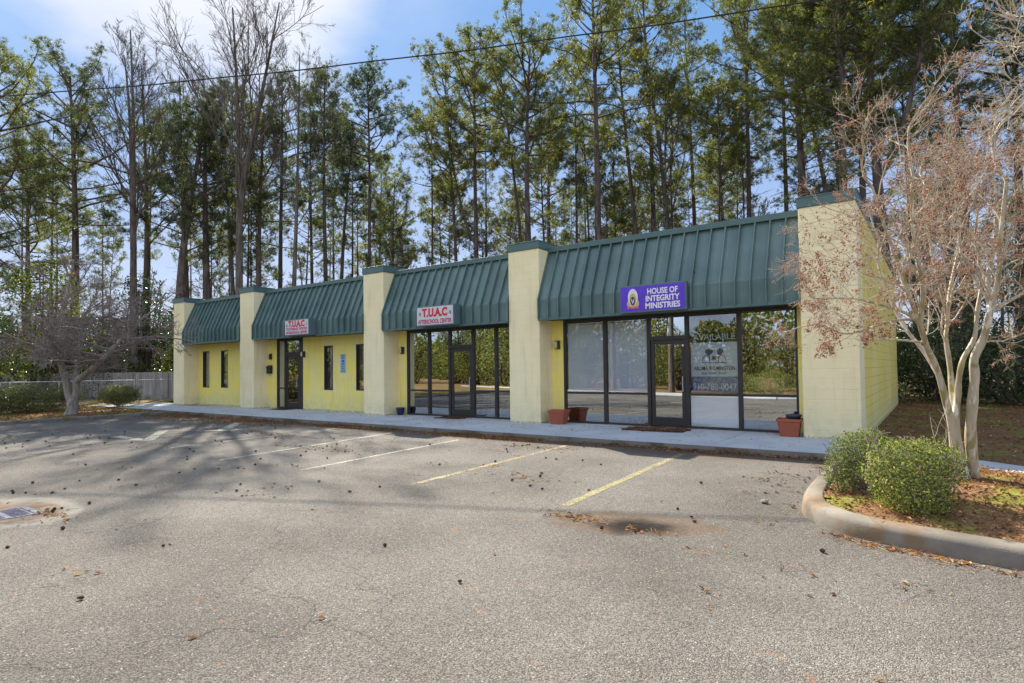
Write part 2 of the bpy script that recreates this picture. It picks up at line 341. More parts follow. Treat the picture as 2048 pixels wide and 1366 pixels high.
# ------------------------------------------------------------------ mesh helpers
OFF = {}
class MB:
    """collects vertices and faces in world coordinates, built as ONE mesh object"""
    def __init__(s): s.v = []; s.f = []; s.n = 0; s.mi = []; s.cur = 0
    def add(s, v, f):
        v = np.asarray(v, np.float32).reshape(-1, 3); f = np.asarray(f, np.int64)
        s.v.append(v); s.f.append(f+s.n); s.mi.append(np.full(len(f), s.cur, np.int32)); s.n += len(v); return s
    def box(s, x0, x1, y0, y1, z0, z1):
        v = [(x0,y0,z0),(x1,y0,z0),(x1,y1,z0),(x0,y1,z0),(x0,y0,z1),(x1,y0,z1),(x1,y1,z1),(x0,y1,z1)]
        return s.add(v, [(0,3,2,1),(4,5,6,7),(0,1,5,4),(1,2,6,5),(2,3,7,6),(3,0,4,7)])
    def poly(s, pts, z0, z1):
        """vertical prism over a convex or star-shaped outline"""
        n = len(pts); c = np.mean(np.array(pts), 0)
        v = [(p[0], p[1], z0) for p in pts]+[(p[0], p[1], z1) for p in pts]+[(c[0], c[1], z1)]
        s.add(v, [(i, (i+1) % n, n+(i+1) % n, n+i) for i in range(n)]); m = s.n-len(v)
        s.f.append(np.array([(m+n+i, m+n+(i+1) % n, m+2*n) for i in range(n)])); s.mi.append(np.full(n, s.cur, np.int32)); return s
    def sheet(s, pts, z):
        n = len(pts); s.add([(p[0], p[1], z if len(p) < 3 else p[2]) for p in pts], [tuple(range(n))]); return s
    def segs(s, P0, P1, R0, R1, n=4):
        P0 = np.asarray(P0, float).reshape(-1, 3); P1 = np.asarray(P1, float).reshape(-1, 3); R0 = np.asarray(R0, float); R1 = np.asarray(R1, float)
        d = P1-P0; L = np.linalg.norm(d, axis=1, keepdims=True)+1e-9; d /= L
        a = np.where(np.abs(d[:, 2:3]) > .9, np.array([[1., 0, 0]]), np.array([[0., 0, 1.]])); u = np.cross(d, a); u /= np.linalg.norm(u, axis=1, keepdims=True)+1e-9; w = np.cross(d, u)
        th = np.arange(n)*2*np.pi/n; c = np.cos(th)[None, :, None]; q = np.sin(th)[None, :, None]
        ring = c*u[:, None, :]+q*w[:, None, :]
        A = P0[:, None, :]+ring*R0[:, None, None]; B = P1[:, None, :]+ring*R1[:, None, None]
        V = np.concatenate([A, B], 1).reshape(-1, 3); K = len(P0); base = (np.arange(K)*2*n)[:, None, None]
        i = np.arange(n); q4 = np.stack([i, (i+1) % n, n+(i+1) % n, n+i], 1)[None]
        return s.add(V, (base+q4).reshape(-1, 4))
    def tube(s, pts, rad, n=10, cap=True):
        pts = np.asarray(pts, float); K = len(pts); t = np.gradient(pts, axis=0); t /= np.linalg.norm(t, axis=1, keepdims=True)+1e-9
        u = np.cross(t[0], (0, 0, 1.) if abs(t[0][2]) < .9 else (1., 0, 0)); u /= np.linalg.norm(u); V = []
        th = np.arange(n)*2*np.pi/n
        for k in range(K):
            u = u-t[k]*np.dot(u, t[k]); u /= np.linalg.norm(u)+1e-9; w = np.cross(t[k], u)
            V.append(pts[k]+rad[k]*(np.cos(th)[:, None]*u+np.sin(th)[:, None]*w))
        V = np.concatenate(V); i = np.arange(n); F = []
        for k in range(K-1): F.append(np.stack([k*n+i, k*n+(i+1) % n, (k+1)*n+(i+1) % n, (k+1)*n+i], 1))
        s.add(V, np.concatenate(F))
        if cap:
            s.add(V[:n], [tuple(range(n))]); s.add(V[-n:], [tuple(range(n))])
        return s
    def lathe(s, c, prof, n=20, sq=None):
        V = []; 
        for r, z in prof:
            for k in range(n):
                a = 2*math.pi*k/n; V.append((c[0]+r*math.cos(a), c[1]+r*math.sin(a), c[2]+z))
        K = len(prof); F = [(k*n+i, k*n+(i+1) % n, (k+1)*n+(i+1) % n, (k+1)*n+i) for k in range(K-1) for i in range(n)]
        return s.add(V, F)
    def leaves(s, P, Nn, size, asp=.5, rng=None):
        """one small rhombus per point"""
        P = np.asarray(P, float); K = len(P); rng = rng or np.random.default_rng(1)
        Nn = Nn/(np.linalg.norm(Nn, axis=1, keepdims=True)+1e-9); a = rng.normal(size=(K, 3)); u = np.cross(Nn, a); u /= np.linalg.norm(u, axis=1, keepdims=True)+1e-9; w = np.cross(Nn, u)
        sz = np.asarray(size, float)*np.ones(K); sz = sz[:, None]
        fold = Nn*sz*.18
        V = np.stack([P-u*sz*.5, P-w*sz*asp*.5+fold, P+u*sz*.5, P+w*sz*asp*.5+fold], 1).reshape(-1, 3)
        return s.add(V, np.arange(K*4).reshape(K, 4))
    def tufts(s, P, D, length, width, nb, rng):
        """needle tufts: nb thin blades fanning from each point about direction D"""
        K = len(P); d = np.repeat(D, nb, 0)+rng.normal(size=(K*nb, 3))*.85; d /= np.linalg.norm(d, axis=1, keepdims=True)+1e-9
        p = np.repeat(P, nb, 0); L = length*rng.uniform(.65, 1.15, (K*nb, 1)); a = rng.normal(size=(K*nb, 3)); w = np.cross(d, a); w /= np.linalg.norm(w, axis=1, keepdims=True)+1e-9
        V = np.stack([p-w*width*.25, p+d*L*.6+w*width*.5, p+d*L, p+d*L*.6-w*width*.5], 1).reshape(-1, 3)
        return s.add(V, np.arange(K*nb*4).reshape(-1, 4))
    def mesh(s, name, mats, off=(0, 0, 0), smooth=False):
        me = bpy.data.meshes.new(name); V = np.concatenate(s.v)-np.asarray(off, np.float32)
        me.vertices.add(len(V)); me.vertices.foreach_set('co', V.ravel().astype(np.float32))
        loops = np.concatenate([f.ravel() for f in s.f]); tot = np.concatenate([np.full(len(f), f.shape[1]) for f in s.f])
        st = np.concatenate([[0], np.cumsum(tot)[:-1]])
        me.loops.add(len(loops)); me.loops.foreach_set('vertex_index', loops.astype(np.int32))
        me.polygons.add(len(tot)); me.polygons.foreach_set('loop_start', st.astype(np.int32)); me.polygons.foreach_set('loop_total', tot.astype(np.int32))
        for m in (mats if isinstance(mats, (list, tuple)) else [mats]): me.materials.append(m)
        me.polygons.foreach_set('material_index', np.concatenate(s.mi))
        me.polygons.foreach_set('use_smooth', np.full(len(tot), bool(smooth)))
        me.update(calc_edges=True); me.validate(); return me
    def build(s, name, mats, parent=None, smooth=False, bevel=0, loc=None):
        off = OFF[parent.name] if parent is not None else (loc or (0, 0, 0))
        o = bpy.data.objects.new(name, s.mesh(name, mats, off, smooth)); COL.objects.link(o)
        if parent is not None: o.parent = parent
        else: o.location = off
        OFF[o.name] = off
        if bevel:
            b = o.modifiers.new('bevel', 'BEVEL'); b.width = bevel; b.segments = 2; b.limit_method = 'ANGLE'
        return o
def tag(o, label=None, cat=None, group=None, kind=None):
    if label: o['label'] = label
    if cat: o['category'] = cat
    if group: o['group'] = group
    if kind: o['kind'] = kind
    return o
def thing(name, loc, label, cat, group=None):
    o = bpy.data.objects.new(name, None); o.empty_display_size = .2; COL.objects.link(o); o.location = loc; OFF[o.name] = tuple(loc)
    return tag(o, label, cat, group)
def struct(mb, name, mat, **k): return tag(mb.build(name, mat, **k), kind='structure')
def copy_tree(o, loc, rz=0, sc=(1, 1, 1), label=None, group=None, mats=None):
    c = o.copy(); COL.objects.link(c); c.location = loc; c.rotation_euler = (0, 0, rz); c.scale = sc
    if label: c['label'] = label
    if group: c['group'] = group
    for ch in o.children:
        d = ch.copy(); COL.objects.link(d); d.parent = c
    return c
def text(name, body, mat, parent, x, z, y, h, w=None, bold=0.0, align='CENTER', depth=.004, shear=0):
    """flat letters facing -Y, height h, squeezed to width w"""
    cu = bpy.data.curves.new('txt', 'FONT'); cu.body = body; cu.size = 1; cu.align_x = align; cu.offset = bold; cu.extrude = .002; cu.shear = shear; cu.resolution_u = 3
    to = bpy.data.objects.new('txt', cu); COL.objects.link(to); dg = bpy.context.evaluated_depsgraph_get(); dg.update()
    me = bpy.data.meshes.new_from_object(to.evaluated_get(dg)); bpy.data.objects.remove(to)
    co = np.empty(len(me.vertices)*3, np.float32); me.vertices.foreach_get('co', co); co = co.reshape(-1, 3)
    ch = .69; wd = co[:, 0].max()-co[:, 0].min(); sx = (w/wd) if w else h/ch; cx = (co[:, 0].max()+co[:, 0].min())/2
    off = OFF[parent.name]
    out = np.stack([x+(co[:, 0]-cx)*sx-off[0], np.full(len(co), y)-off[1]-co[:, 2]*depth*200, z+co[:, 1]*h/ch-off[2]], 1).astype(np.float32)
    me.vertices.foreach_set('co', out.ravel()); me.materials.clear(); me.materials.append(mat); me.update(); me.name = name
    o = bpy.data.objects.new(name, me); COL.objects.link(o); o.parent = parent; OFF[o.name] = off; return o
ZA = -0.11     # asphalt level; the walk top is z = 0

# ------------------------------------------------------------------ ground, paving
g = MB(); g.add([(-900, -900, -.20), (900, -900, -.20), (900, 900, -.20), (-900, 900, -.20)], [(0, 1, 2, 3)]); struct(g, 'ground', M['field'])
lot = MB(); lot.sheet([(-23.6, -2.2), (-23.6, -60), (-100, -60), (-100, -90), (60, -90), (60, -2.2)][:0] or [(-23.62, -70), (40, -70), (40, -2.19), (-23.62, -2.19)], ZA); struct(lot, 'parking_lot', M['asphalt'])
verge_pts = [(-34, -25.4), (-31.6, -24.5), (-18.2, -18.8), (-9, -15.6), (-6, -14.9), (-3.2, -15.4), (-2, -17.5), (-4, -24), (4, -40), (4, -68), (-60, -68), (-60, -30)]
v = MB(); v.sheet(verge_pts[:8]+[(-34, -27)], ZA+.09); v.sheet([(-34, -25.4), (-34, -27), (-4, -24), (4, -40), (4, -68), (-80, -68), (-80, -32)], ZA+.088); struct(v, 'verge', M['verge'])
vk = MB()
for a, b in zip(verge_pts[:8], verge_pts[1:8]): vk.segs([(a[0], a[1], ZA+.02)], [(b[0], b[1], ZA+.02)], [.13], [.13], 8)
struct(vk, 'verge_kerb', M['walk'])

def walk():
    w = MB(); js = [-31.0, -26.2, -23.2, -20.2, -17.1, -14.1, -11.05, -8.05, -6.66, -3.42, -1.19]
    for a, b in zip(js, js[1:]): w.box(a+.007, b-.007, -2.2, .635, -.19, 0)
    w.sheet([(-31, -2.19), (-1.19, -2.19), (-1.19, .63), (-31, .63)], -.018)
    struct(w, 'walkway', M['walk'])
    k = MB(); k.box(-31, -1.19, -2.214, -2.202, -.19, -.014); k.box(-31, -1.19, -2.209, -2.2015, -.014, -.002); struct(k, 'walkway_kerb', M['kerb_dark'])
    w2 = MB(); far = [(-1.18, -.6), (-.5, -1.0), (.4, -1.73), (.96, -2.15), (2.6, -3.4), (5, -5.2)]; near = [(-1.18, -2.2), (-.5, -2.62), (.3, -3.1), (.85, -3.72), (2.2, -5.0), (4.2, -7.0)]
    for i in range(len(far)-1): w2.poly([near[i], near[i+1], far[i+1], far[i]], -.15, -.004+.0*i)
    struct(w2, 'side_path', M['walk'])
walk()
# markings
def strip(mb, a, b, w, z):
    a = np.array(a, float); b = np.array(b, float); d = (b-a)/np.linalg.norm(b-a); n = np.array([-d[1], d[0]])*w/2
    N = max(2, int(np.linalg.norm(b-a)/.4)); pts = [a+(b-a)*i/N for i in range(N+1)]
    V = []; 
    for p in pts: V += [(*(p+n), z), (*(p-n), z)]
    mb.add(V, [(2*i, 2*i+1, 2*i+3, 2*i+2) for i in range(N)])
z1 = ZA+.004
m = MB(); strip(m, (-5.82, -7.35), (-6.08, -2.75), .10, z1); strip(m, (-3.46, -7.25), (-3.73, -2.7), .11, z1); struct(m, 'bay_line_yellow', M['line_yellow'])
m = MB(); strip(m, (-8.16, -7.42), (-8.62, -3.1), .09, z1); strip(m, (-10.34, -7.55), (-11.03, -2.8), .09, z1); struct(m, 'bay_line_pale', M['line_pale'])
m = MB(); strip(m, (-12.97, -7.15), (-13.2, -2.8), .09, z1); strip(m, (-16.55, -6.8), (-16.95, -2.8), .09, z1); strip(m, (-14.9, -6.7), (-15.7, -2.8), .09, z1); struct(m, 'bay_line_faint', M['line_faint'])
m = MB(); strip(m, (-16.5, -6.86), (-14.72, -6.86), .24, z1+.004); strip(m, (-14.8, -6.82), (-17.0, -5.5), .24, z1+.008); strip(m, (-17.0, -5.5), (-15.2, -4.7), .10, z1+.012); strip(m, (-15.3, -4.85), (-17.3, -3.2), .26, z1+.016); struct(m, 'access_hatching', M['line_pale'])

# right island: rounded kerb, mounded bed
ISL = [(-1.27, -2.25), (-1.29, -3.75), (-1.30, -4.9), (-1.27, -5.7), (-1.18, -6.25), (-.98, -6.62), (-.70, -6.88), (-.35, -7.03), (.1, -7.15), (.6, -7.27), (1.5, -7.5), (3, -7.9), (6, -8.6)]
def smooth_path(p, k=4):
    p = np.array(p, float); out = []
    for i in range(len(p)-1):
        a, b, c, d = p[max(i-1, 0)], p[i], p[i+1], p[min(i+2, len(p)-1)]
        for t in np.linspace(0, 1, k, endpoint=False): out.append(.5*((2*b)+(c-a)*t+(2*a-5*b+4*c-d)*t*t+(-a+3*b-3*c+d)*t**3))
    out.append(p[-1]); return np.array(out)
def island():
    P = smooth_path(ISL, 5); t = np.gradient(P, axis=0); t /= np.linalg.norm(t, axis=1, keepdims=True); n = np.stack([-t[:, 1], t[:, 0]], 1)
    prof = [(0, ZA-.06), (.006, ZA+.03), (.02, ZA+.11), (.04, ZA+.145), (.075, ZA+.158), (.20, ZA+.165), (.225, ZA+.152), (.23, ZA+.05)]
    V = [(P[i][0]+n[i][0]*o, P[i][1]+n[i][1]*o, z) for i in range(len(P)) for o, z in prof]; q = len(prof)
    mb = MB(); mb.add(V, [(i*q+j, (i+1)*q+j, (i+1)*q+j+1, i*q+j+1) for i in range(len(P)-1) for j in range(q-1)]); struct(mb, 'island_kerb', M['kerb'], smooth=True)
    # bed: grid clipped to the inside
    rng = np.random.default_rng(3); xs = np.arange(-1.1, 6, .16); ys = np.arange(-8.4, -2.2, .16); inn = P+n*.21
    b = MB(); V = []; idx = {}
    from mathutils import geometry
    ring = [(float(a), float(c)) for a, c in inn]+[(6.2, -7.2), (4.2, -7.0), (2.2, -5.0), (.85, -3.72), (.3, -3.1), (-.5, -2.62), (-1.0, -2.28)]
    def inside(x, y):
        c = False; j = len(ring)-1
        for i in range(len(ring)):
            xi, yi = ring[i]; xj, yj = ring[j]
            if (yi > y) != (yj > y) and x < (xj-xi)*(y-yi)/(yj-yi)+xi: c = not c
            j = i
        return c
    def h(x, y):
        dk = np.min(np.hypot(inn[:, 0]-x, inn[:, 1]-y)); return ZA+.125+.10*min(1, dk/.9)+.02*math.sin(5*x+2*y)*math.sin(4*y)
    F = []
    for i, x in enumerate(xs):
        for j, y in enumerate(ys): idx[i, j] = len(V); V.append((x, y, h(x, y)))
    for i in range(len(xs)-1):
        for j in range(len(ys)-1):
            if inside(xs[i]+.08, ys[j]+.08): F.append((idx[i, j], idx[i+1, j], idx[i+1, j+1], idx[i, j+1]))
    b.add(V, F); 
    # fill to the kerb edge with a skirt strip
    K = len(inn); SV = [(p[0]-n[i][0]*.02, p[1]-n[i][1]*.02, ZA+.128) for i, p in enumerate(inn)]+[(p[0]+n[i][0]*.24, p[1]+n[i][1]*.24, ZA+.145) for i, p in enumerate(inn)]
    b.add(SV, [(i, i+1, K+i+1, K+i) for i in range(K-1)]); struct(b, 'planting_bed', M['soil'], smooth=True)
    return inside, h
isl_inside, isl_h = island()
# yard to the right and behind
y_ = MB(); y_.sheet([(-1.18, -.6), (-.5, -1.0), (.4, -1.73), (.96, -2.15), (2.6, -3.4), (5, -5.2), (40, -6), (40, 60), (-1.18, 60)], -.045); struct(y_, 'yard', M['yard'])
# left bed and kerb
lb = MB(); lb.sheet([(-23.78, -2.23), (-31, -2.23), (-31, .6), (-70, 30), (-90, -30), (-23.78, -30)], -.03); struct(lb, 'roadside_bed', M['soil'])
lk = MB(); lk.box(-23.78, -23.62, -30, -2.6, -.19, .0); lk.box(-23.9, -23.62, -2.6, -2.215, -.19, -.004); struct(lk, 'bed_kerb', M['kerb_dark'], bevel=.03)

# ------------------------------------------------------------------ the building
PX = [(-28.43, -27.465), (-22.865, -21.87), (-15.384, -14.418), (-9.448, -8.461), (-2.203, -1.19)]
B = thing('shop_building', (-15, 0, 0), 'long single storey cream stucco shop building with green metal mansard roof', 'building')
HB, HT, K_, E_ = 4.62, 4.82, 3.25, 2.72
for i, (a, b) in enumerate(PX):
    p = MB().box(a, b, 0, .9, -.15, HB).build('pillar', M['cream'], B, bevel=.018)
    if i == 4: p['label'] = 'wide end pillar at the right corner'
    c = MB(); c.box(a-.025, b+.025, -.025, .92, HB, HT); c.box(a-.04, b+.04, -.04, .93, HT-.012, HT+.012); c.build('cap', M['roof_trim'], p, bevel=.006)
sw = MB(); sw.box(-1.39, -1.1895, .9, 13.08, -.15, HB); sw.build('side_wall', M['bounce_yellow_side'], B)
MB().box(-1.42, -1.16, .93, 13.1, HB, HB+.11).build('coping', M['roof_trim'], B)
MB().box(-28.43, -28.2, .9, 13.08, -.15, HB).build('side_wall', M['bounce_yellow_side'], B)
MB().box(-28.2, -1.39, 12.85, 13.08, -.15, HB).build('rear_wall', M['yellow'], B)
MB().box(-28.2, -1.39, .66, 12.85, 4.35, 4.5).build('flat_roof', M['soffit'], B)
bi = MB(); bi.box(-28.2, -1.39, .86, 5.0, -.1, .01); bi.build('interior_floor', M['int_floor'], B)
bi = MB(); bi.box(-28.2, -1.39, 5.0, 5.1, 0, 4.35); bi.box(-15, -14.8, .9, 5.0, 0, 4.35); bi.box(-9.05, -8.9, .9, 5.0, 0, 4.35); bi.build('interior_wall', M['dark'], B)
YR = .64
def wall(x0, x1, wins=()):
    m = MB(); cur = x0; z0, z1 = -.12, 2.78
    for (a, b, c, d) in wins:
        m.box(cur, a, YR, YR+.2, z0, z1); m.box(a, b, YR, YR+.2, z0, c); m.box(a, b, YR, YR+.2, d, z1); cur = b
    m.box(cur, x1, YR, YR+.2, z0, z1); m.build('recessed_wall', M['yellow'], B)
    for (a, b, c, d) in wins:
        f = MB(); t = .03
        f.box(a, a+t, YR-.004, YR+.17, c, d); f.box(b-t, b, YR-.004, YR+.17, c, d); f.box(a+t, b-t, YR-.004, YR+.17, c, c+t+.02); f.box(a+t, b-t, YR-.004, YR+.17, d-t-.02, d)
        f.box(a+t, a+t+.035, YR+.04, YR+.10, c+.05, d-.05); f.box(b-t-.03, b-t, YR+.04, YR+.10, c+.05, d-.05)
        fr = f.build('window_frame', M['bronze'], B)
        MB().box(a+t+.035, b-t-.035, YR+.06, YR+.066, c+.05, d-.05).build('pane', M['glass_clear'], fr)
        cu = MB(); xx = np.linspace(a+(b-a)*.42, b-.04, 30); V = [(x, YR+.105+.010*math.sin(i*1.9), z) for i, x in enumerate(xx) for z in (c, d)]
        cu.add(V, [(2*i, 2*i+2, 2*i+3, 2*i+1) for i in range(29)]); cu.build('curtain', M['curtain'], fr)
wall(-27.465, -22.865, [(-27.04, -26.48, .77, 2.40), (-25.49, -24.93, .77, 2.40)])
wall(-21.87, -21.3); wall(-19.58, -15.384, [(-18.31, -17.80, .75, 2.37), (-16.53, -16.02, .75, 2.37)])
wall(-14.418, -14.03); wall(-8.461, -8.12); wall(-2.38, -2.203)
def storefront(x0, x1, verts, door, midfrom=.77, jamb=0.0, ztop=2.65):
    """verts: mullion centres; door: (left, right)"""
    f = MB(); y0, y1 = YR, YR+.11; w = .045; ZT = 2.72
    ms = sorted(verts)
    f.box(x0, x0+.06, y0, y1, 0, ZT); f.box(x1-.05-jamb, x1, y0, y1, 0, ZT)
    for x in ms: f.box(x-w, x+w, y0, y1, 0, ztop)
    f.box(x0+.06, x1-.05-jamb, y0+.003, y1, ztop, ZT)
    edges = [x0+.015]+ms+[x1-.005-jamb]
    bays = list(zip(edges, edges[1:])); fr = None; panes = []
    for a, b in bays:
        L, Rr = a+w, b-w
        if door and abs((a+b)/2-(door[0]+door[1])/2) < .3:
            f.box(L, Rr, y0+.003, y1, 2.09, 2.19); panes.append((L, Rr, 2.19, ztop, 0))
        else:
            f.box(L, Rr, y0+.003, y1, 0, .055); f.box(L, Rr, y0+.003, y1, .765, .82)
            panes.append((L, Rr, .055, .765, 1)); panes.append((L, Rr, .82, ztop, 2))
    fr = f.build('storefront_frame', M['bronze'], B, bevel=.004)
    for (a, b, c, d, k) in panes:
        mt = M['glass']
        if x1 > -3 and a > -3.6 and k == 2: mt = M['film']
        elif x1 > -3 and ((a > -4.9 and b < -3.5) or (k == 2 and b < -5.6)): mt = M['glass_clear']
        MB().box(a, b, y0+.05, y0+.056, c, d).build('pane', mt, fr)
    if door:
        a, b = door; d = MB(); yy0, yy1 = YR+.02, YR+.075; s = .085
        d.box(a, a+s, yy0, yy1, .03, 2.085); d.box(b-s, b, yy0, yy1, .03, 2.085); d.box(a+s, b-s, yy0, yy1, .03, .24); d.box(a+s, b-s, yy0, yy1, 1.99, 2.085); d.box(a, b, YR-.03, yy0-.002, 0, .026)
        do = d.build('door', M['bronze'], B, bevel=.004)
        MB().box(a+s, b-s, YR+.045, YR+.051, .24, 1.99).build('pane', M['glass_door'], do)
        h = MB(); hx = b-s*.5; h.tube([(hx, YR-.045, .86), (hx, YR-.045, 1.22)], [.012, .012], 8); h.box(hx-.01, hx+.01, YR-.045, YR+.02, .89, .91); h.box(hx-.01, hx+.01, YR-.045, YR+.02, 1.17, 1.19)
        h.box(a+s, b-s, YR+.09, YR+.11, .99, 1.03)
        h.build('handle', M['galv'], do)
storefront(-21.3, -19.58, [-20.75], (-20.70, -19.87), jamb=.20)
storefront(-14.03, -9.448, [-13.06, -12.185, -11.255, -10.40], (-12.13, -11.31))
storefront(-8.12, -2.38, [-6.9, -5.715, -4.77, -3.575], (-5.66, -4.82))
# mansard roof per bay
def mansard(x0, x1):
    sk = MB(); sk.add([(x0, -.02, E_), (x1, -.02, E_), (x1, -.02, K_), (x0, -.02, K_), (x1, .56, HB-.02), (x0, .56, HB-.02)], [(0, 1, 2, 3), (3, 2, 4, 5)])
    n = int((x1-x0)/.305); st = (x1-x0)/n
    sl = np.array([0, .58, HB-.02-K_]); L = np.linalg.norm(sl); sl /= L; nn = np.array([0, -sl[2], sl[1]])
    hh, w = .075, .014
    for i in range(n+1):
        x = x0+i*st; x = min(max(x, x0+w), x1-w)
        a = np.array([x, -.02, E_+.01]); b = np.array([x, -.02, K_]); c = b+sl*L
        for (p, q, o1, o2) in ((a, b, np.array([0, -hh, 0]), np.array([0, -hh, hh*.2])), (b, c, np.array([0, -hh, hh*.2]), nn*hh)):
            dx = np.array([w, 0, 0]); sk.add([p-dx, p+dx, p+dx+o1, p-dx+o1, q-dx, q+dx, q+dx+o2, q-dx+o2], [(0, 1, 2, 3), (4, 7, 6, 5), (1, 5, 6, 2), (0, 3, 7, 4), (3, 2, 6, 7)])
    r = sk.build('mansard_roof', M['roof'], B)
    t = MB(); t.box(x0, x1, .48, .66, HB-.03, HB+.07); t.box(x0, x1, .465, .50, HB-.05, HB+.082); t.build('ridge_trim', M['roof_trim'], r, bevel=.005)
    t = MB(); t.box(x0, x1, -.072, -.022, E_-.03, E_+.035); t.build('drip_edge', M['roof_trim'], r, bevel=.005)
    MB().box(x0, x1, -.02, YR-.004, E_+.002, E_+.04).build('soffit', M['soffit'], B)
    MB().box(x0, x1, YR+.004, YR+.3, 2.785, 4.3).build('header', M['soffit'], B)
for i in range(4): mansard(PX[i][1]+.001, PX[i+1][0]-.001)

def roof_litter():
    g_ = np.random.default_rng(17); P = []
    for _ in range(90):
        i = g_.integers(0, 4); x0, x1 = PX[i][1], PX[i+1][0]; k = g_.integers(1, int((x1-x0)/.305)); x = x0+k*(x1-x0)/int((x1-x0)/.305)+.03; z = K_+abs(g_.normal())*.12; P.append((x, -.035+(z-K_)*.58/(HB-.02-K_), z))
    P = np.array(P); m = MB(); m.leaves(P, np.tile([[.2, -1, .4]], (len(P), 1))+g_.normal(size=P.shape)*.3, g_.uniform(.03, .07, len(P)), .4, g_); tag(m.build('roof_litter', M['litter']), 'rusty pine litter caught against the roof seams', 'leaves', kind='stuff')
# blinds and banner behind the glass
M['white_blind'] = m_blind((.78, .80, .82), (.95, .96, .97))
def blind(x0, x1, z0, z1, label, y=YR+.085, mt='blind'):
    m = MB(); n = int((z1-z0)/.026)
    for i in range(n): z = z0+i*.026; m.add([(x0, y-.008, z), (x1, y-.008, z), (x1, y+.006, z+.028), (x0, y+.006, z+.028)], [(0, 1, 2, 3)])
    m.box(x0, x1, y-.015, y+.02, z1, z1+.03)
    tag(m.build('window_blind', M[mt], loc=((x0+x1)/2, y, z0)), label, 'blind', 'closed blinds in the right hand shop window')
blind(-8.02, -6.96, .84, 2.6, 'closed mini blind behind the tall pane nearest the wall lamp')
blind(-6.84, -5.77, .84, 2.6, 'closed mini blind behind the tall pane just left of the right shop door')
tag(MB().box(-4.71, -3.63, YR+.066, YR+.072, .055, .77).build('window_blind', M['white_blind'], loc=(-4.17, YR+.07, .055)), 'short white blind behind the low pane under the hanging banner', 'blind', 'closed blinds in the right hand shop window')
bn = thing('vinyl_banner', (-4.15, YR+.12, .84), 'grey blue real estate banner with house emblem hanging behind shop glass', 'banner')
MB().box(-4.71, -3.63, YR+.118, YR+.122, .84, 2.0).build('sheet', M['banner'], bn)
yb = YR+.112
text('lettering', 'AVAILABLE', M['pale_letter'], bn, -4.17, 2.06, yb, .13, .95, .01)
text('lettering', 'AROMA WILMINGTON', M['black'], bn, -4.17, 1.36, yb, .085, .94, .02)
text('lettering', 'REAL ESTATE GROUP', M['navy'], bn, -4.17, 1.26, yb, .05, .56, .0)
text('lettering', '910-782-0047', M['pale_letter'], bn, -4.17, .90, yb, .15, 1.0, .02)
em = MB()
def ln(mb, pts, w, y):
    for (a, b) in zip(pts, pts[1:]):
        a = np.array(a, float); b = np.array(b, float); d = (b-a)/(np.linalg.norm(b-a)+1e-9); n = np.array([-d[1], d[0]])*w/2
        q = [a+n, b+n, b-n, a-n]; mb.add([(p[0], y, p[1]) for p in q], [(0, 1, 2, 3)])
cx = -4.17
ln(em, [(cx-.10, 1.55), (cx-.10, 1.72), (cx, 1.82), (cx+.10, 1.72), (cx+.10, 1.55)], .018, yb)
ln(em, [(cx-.26, 1.56)]+[(cx-.18+.08*math.cos(a), 1.60+.10*math.sin(a)) for a in np.linspace(math.pi, 0, 9)], .015, yb)
ln(em, [(cx+.18+.08*math.cos(a), 1.60+.10*math.sin(a)) for a in np.linspace(math.pi, 0, 9)]+[(cx+.26, 1.56)], .015, yb)
ln(em, [(cx-.28+.56*i/24, 1.53+.012*math.sin(i*1.6)) for i in range(25)], .016, yb)
em.box(cx-.045, cx+.045, yb-.001, yb, 1.60, 1.68); em.build('emblem', M['black'], bn)
em = MB()
for ox in (-.12, .13): em.sheet([(0, 0)]*0 or [(cx+ox+.09*math.cos(a), yb+.001, 1.78+.08*math.sin(a)) for a in np.linspace(0, 2*math.pi, 14, endpoint=False)], 0)
em.build('emblem', M['navy'], bn)
# round sticker on the right door
st = thing('door_sticker', (-4.90, YR+.04, 1.93), 'small round pink and white sticker at top of right shop door', 'sticker')
for r_, mt, yy in ((.032, M['pink'], YR+.0165), (.020, M['white'], YR+.0155)):
    mb = MB(); mb.sheet([(-4.865+r_*math.cos(a), yy, 1.95+r_*math.sin(a)) for a in np.linspace(0, 2*math.pi, 16, endpoint=False)], 0); mb.build('disc', mt, st)

# ------------------------------------------------------------------ signs
def sign(name, x0, x1, z0, z1, yf, face, label, tilt=0):
    s_ = thing(name, ((x0+x1)/2, 0, z0), label, 'sign')
    MB().box(x0-.03, x1+.03, yf, -.03, z0-.03, z1+.03).build('cabinet', M['sign_box'], s_, bevel=.008)
    MB().box(x0+.005, x1-.005, yf-.006, yf-.001, z0+.005, z1-.005).build('face_panel', face, s_)
    return s_
def figure(sg, x, z, y, s, mat):
    m = MB(); ln(m, [(x-.03*s, z), (x-.035*s, z+.05*s), (x, z+.08*s), (x+.03*s, z+.05*s), (x+.01*s, z)], .02*s, y); ln(m, [(x, z+.02*s), (x+.03*s, z-.02*s)], .02*s, y); m.build('emblem', mat, sg)
s1 = sign('shop_sign', -12.57, -11.15, 2.76, 3.29, -.35, M['white_face'], 'white T.U.A.C sign with one pink text line, above the middle shopfront')
text('lettering', 'T.U.A.C', M['red'], s1, -11.86, 3.01, -.360, .225, 1.0, .05)
text('lettering', 'AFTERSCHOOL CENTER', M['crimson'], s1, -11.86, 2.80, -.360, .12, 1.32, .03)
figure(s1, -12.44, 3.05, -.360, 1, M['black']); figure(s1, -11.25, 3.05, -.360, 1, M['black'])
s2 = sign('shop_sign', -19.24, -17.86, 2.76, 3.28, -.35, M['white_face'], 'white T.U.A.C sign with two pink text lines above the farthest door')
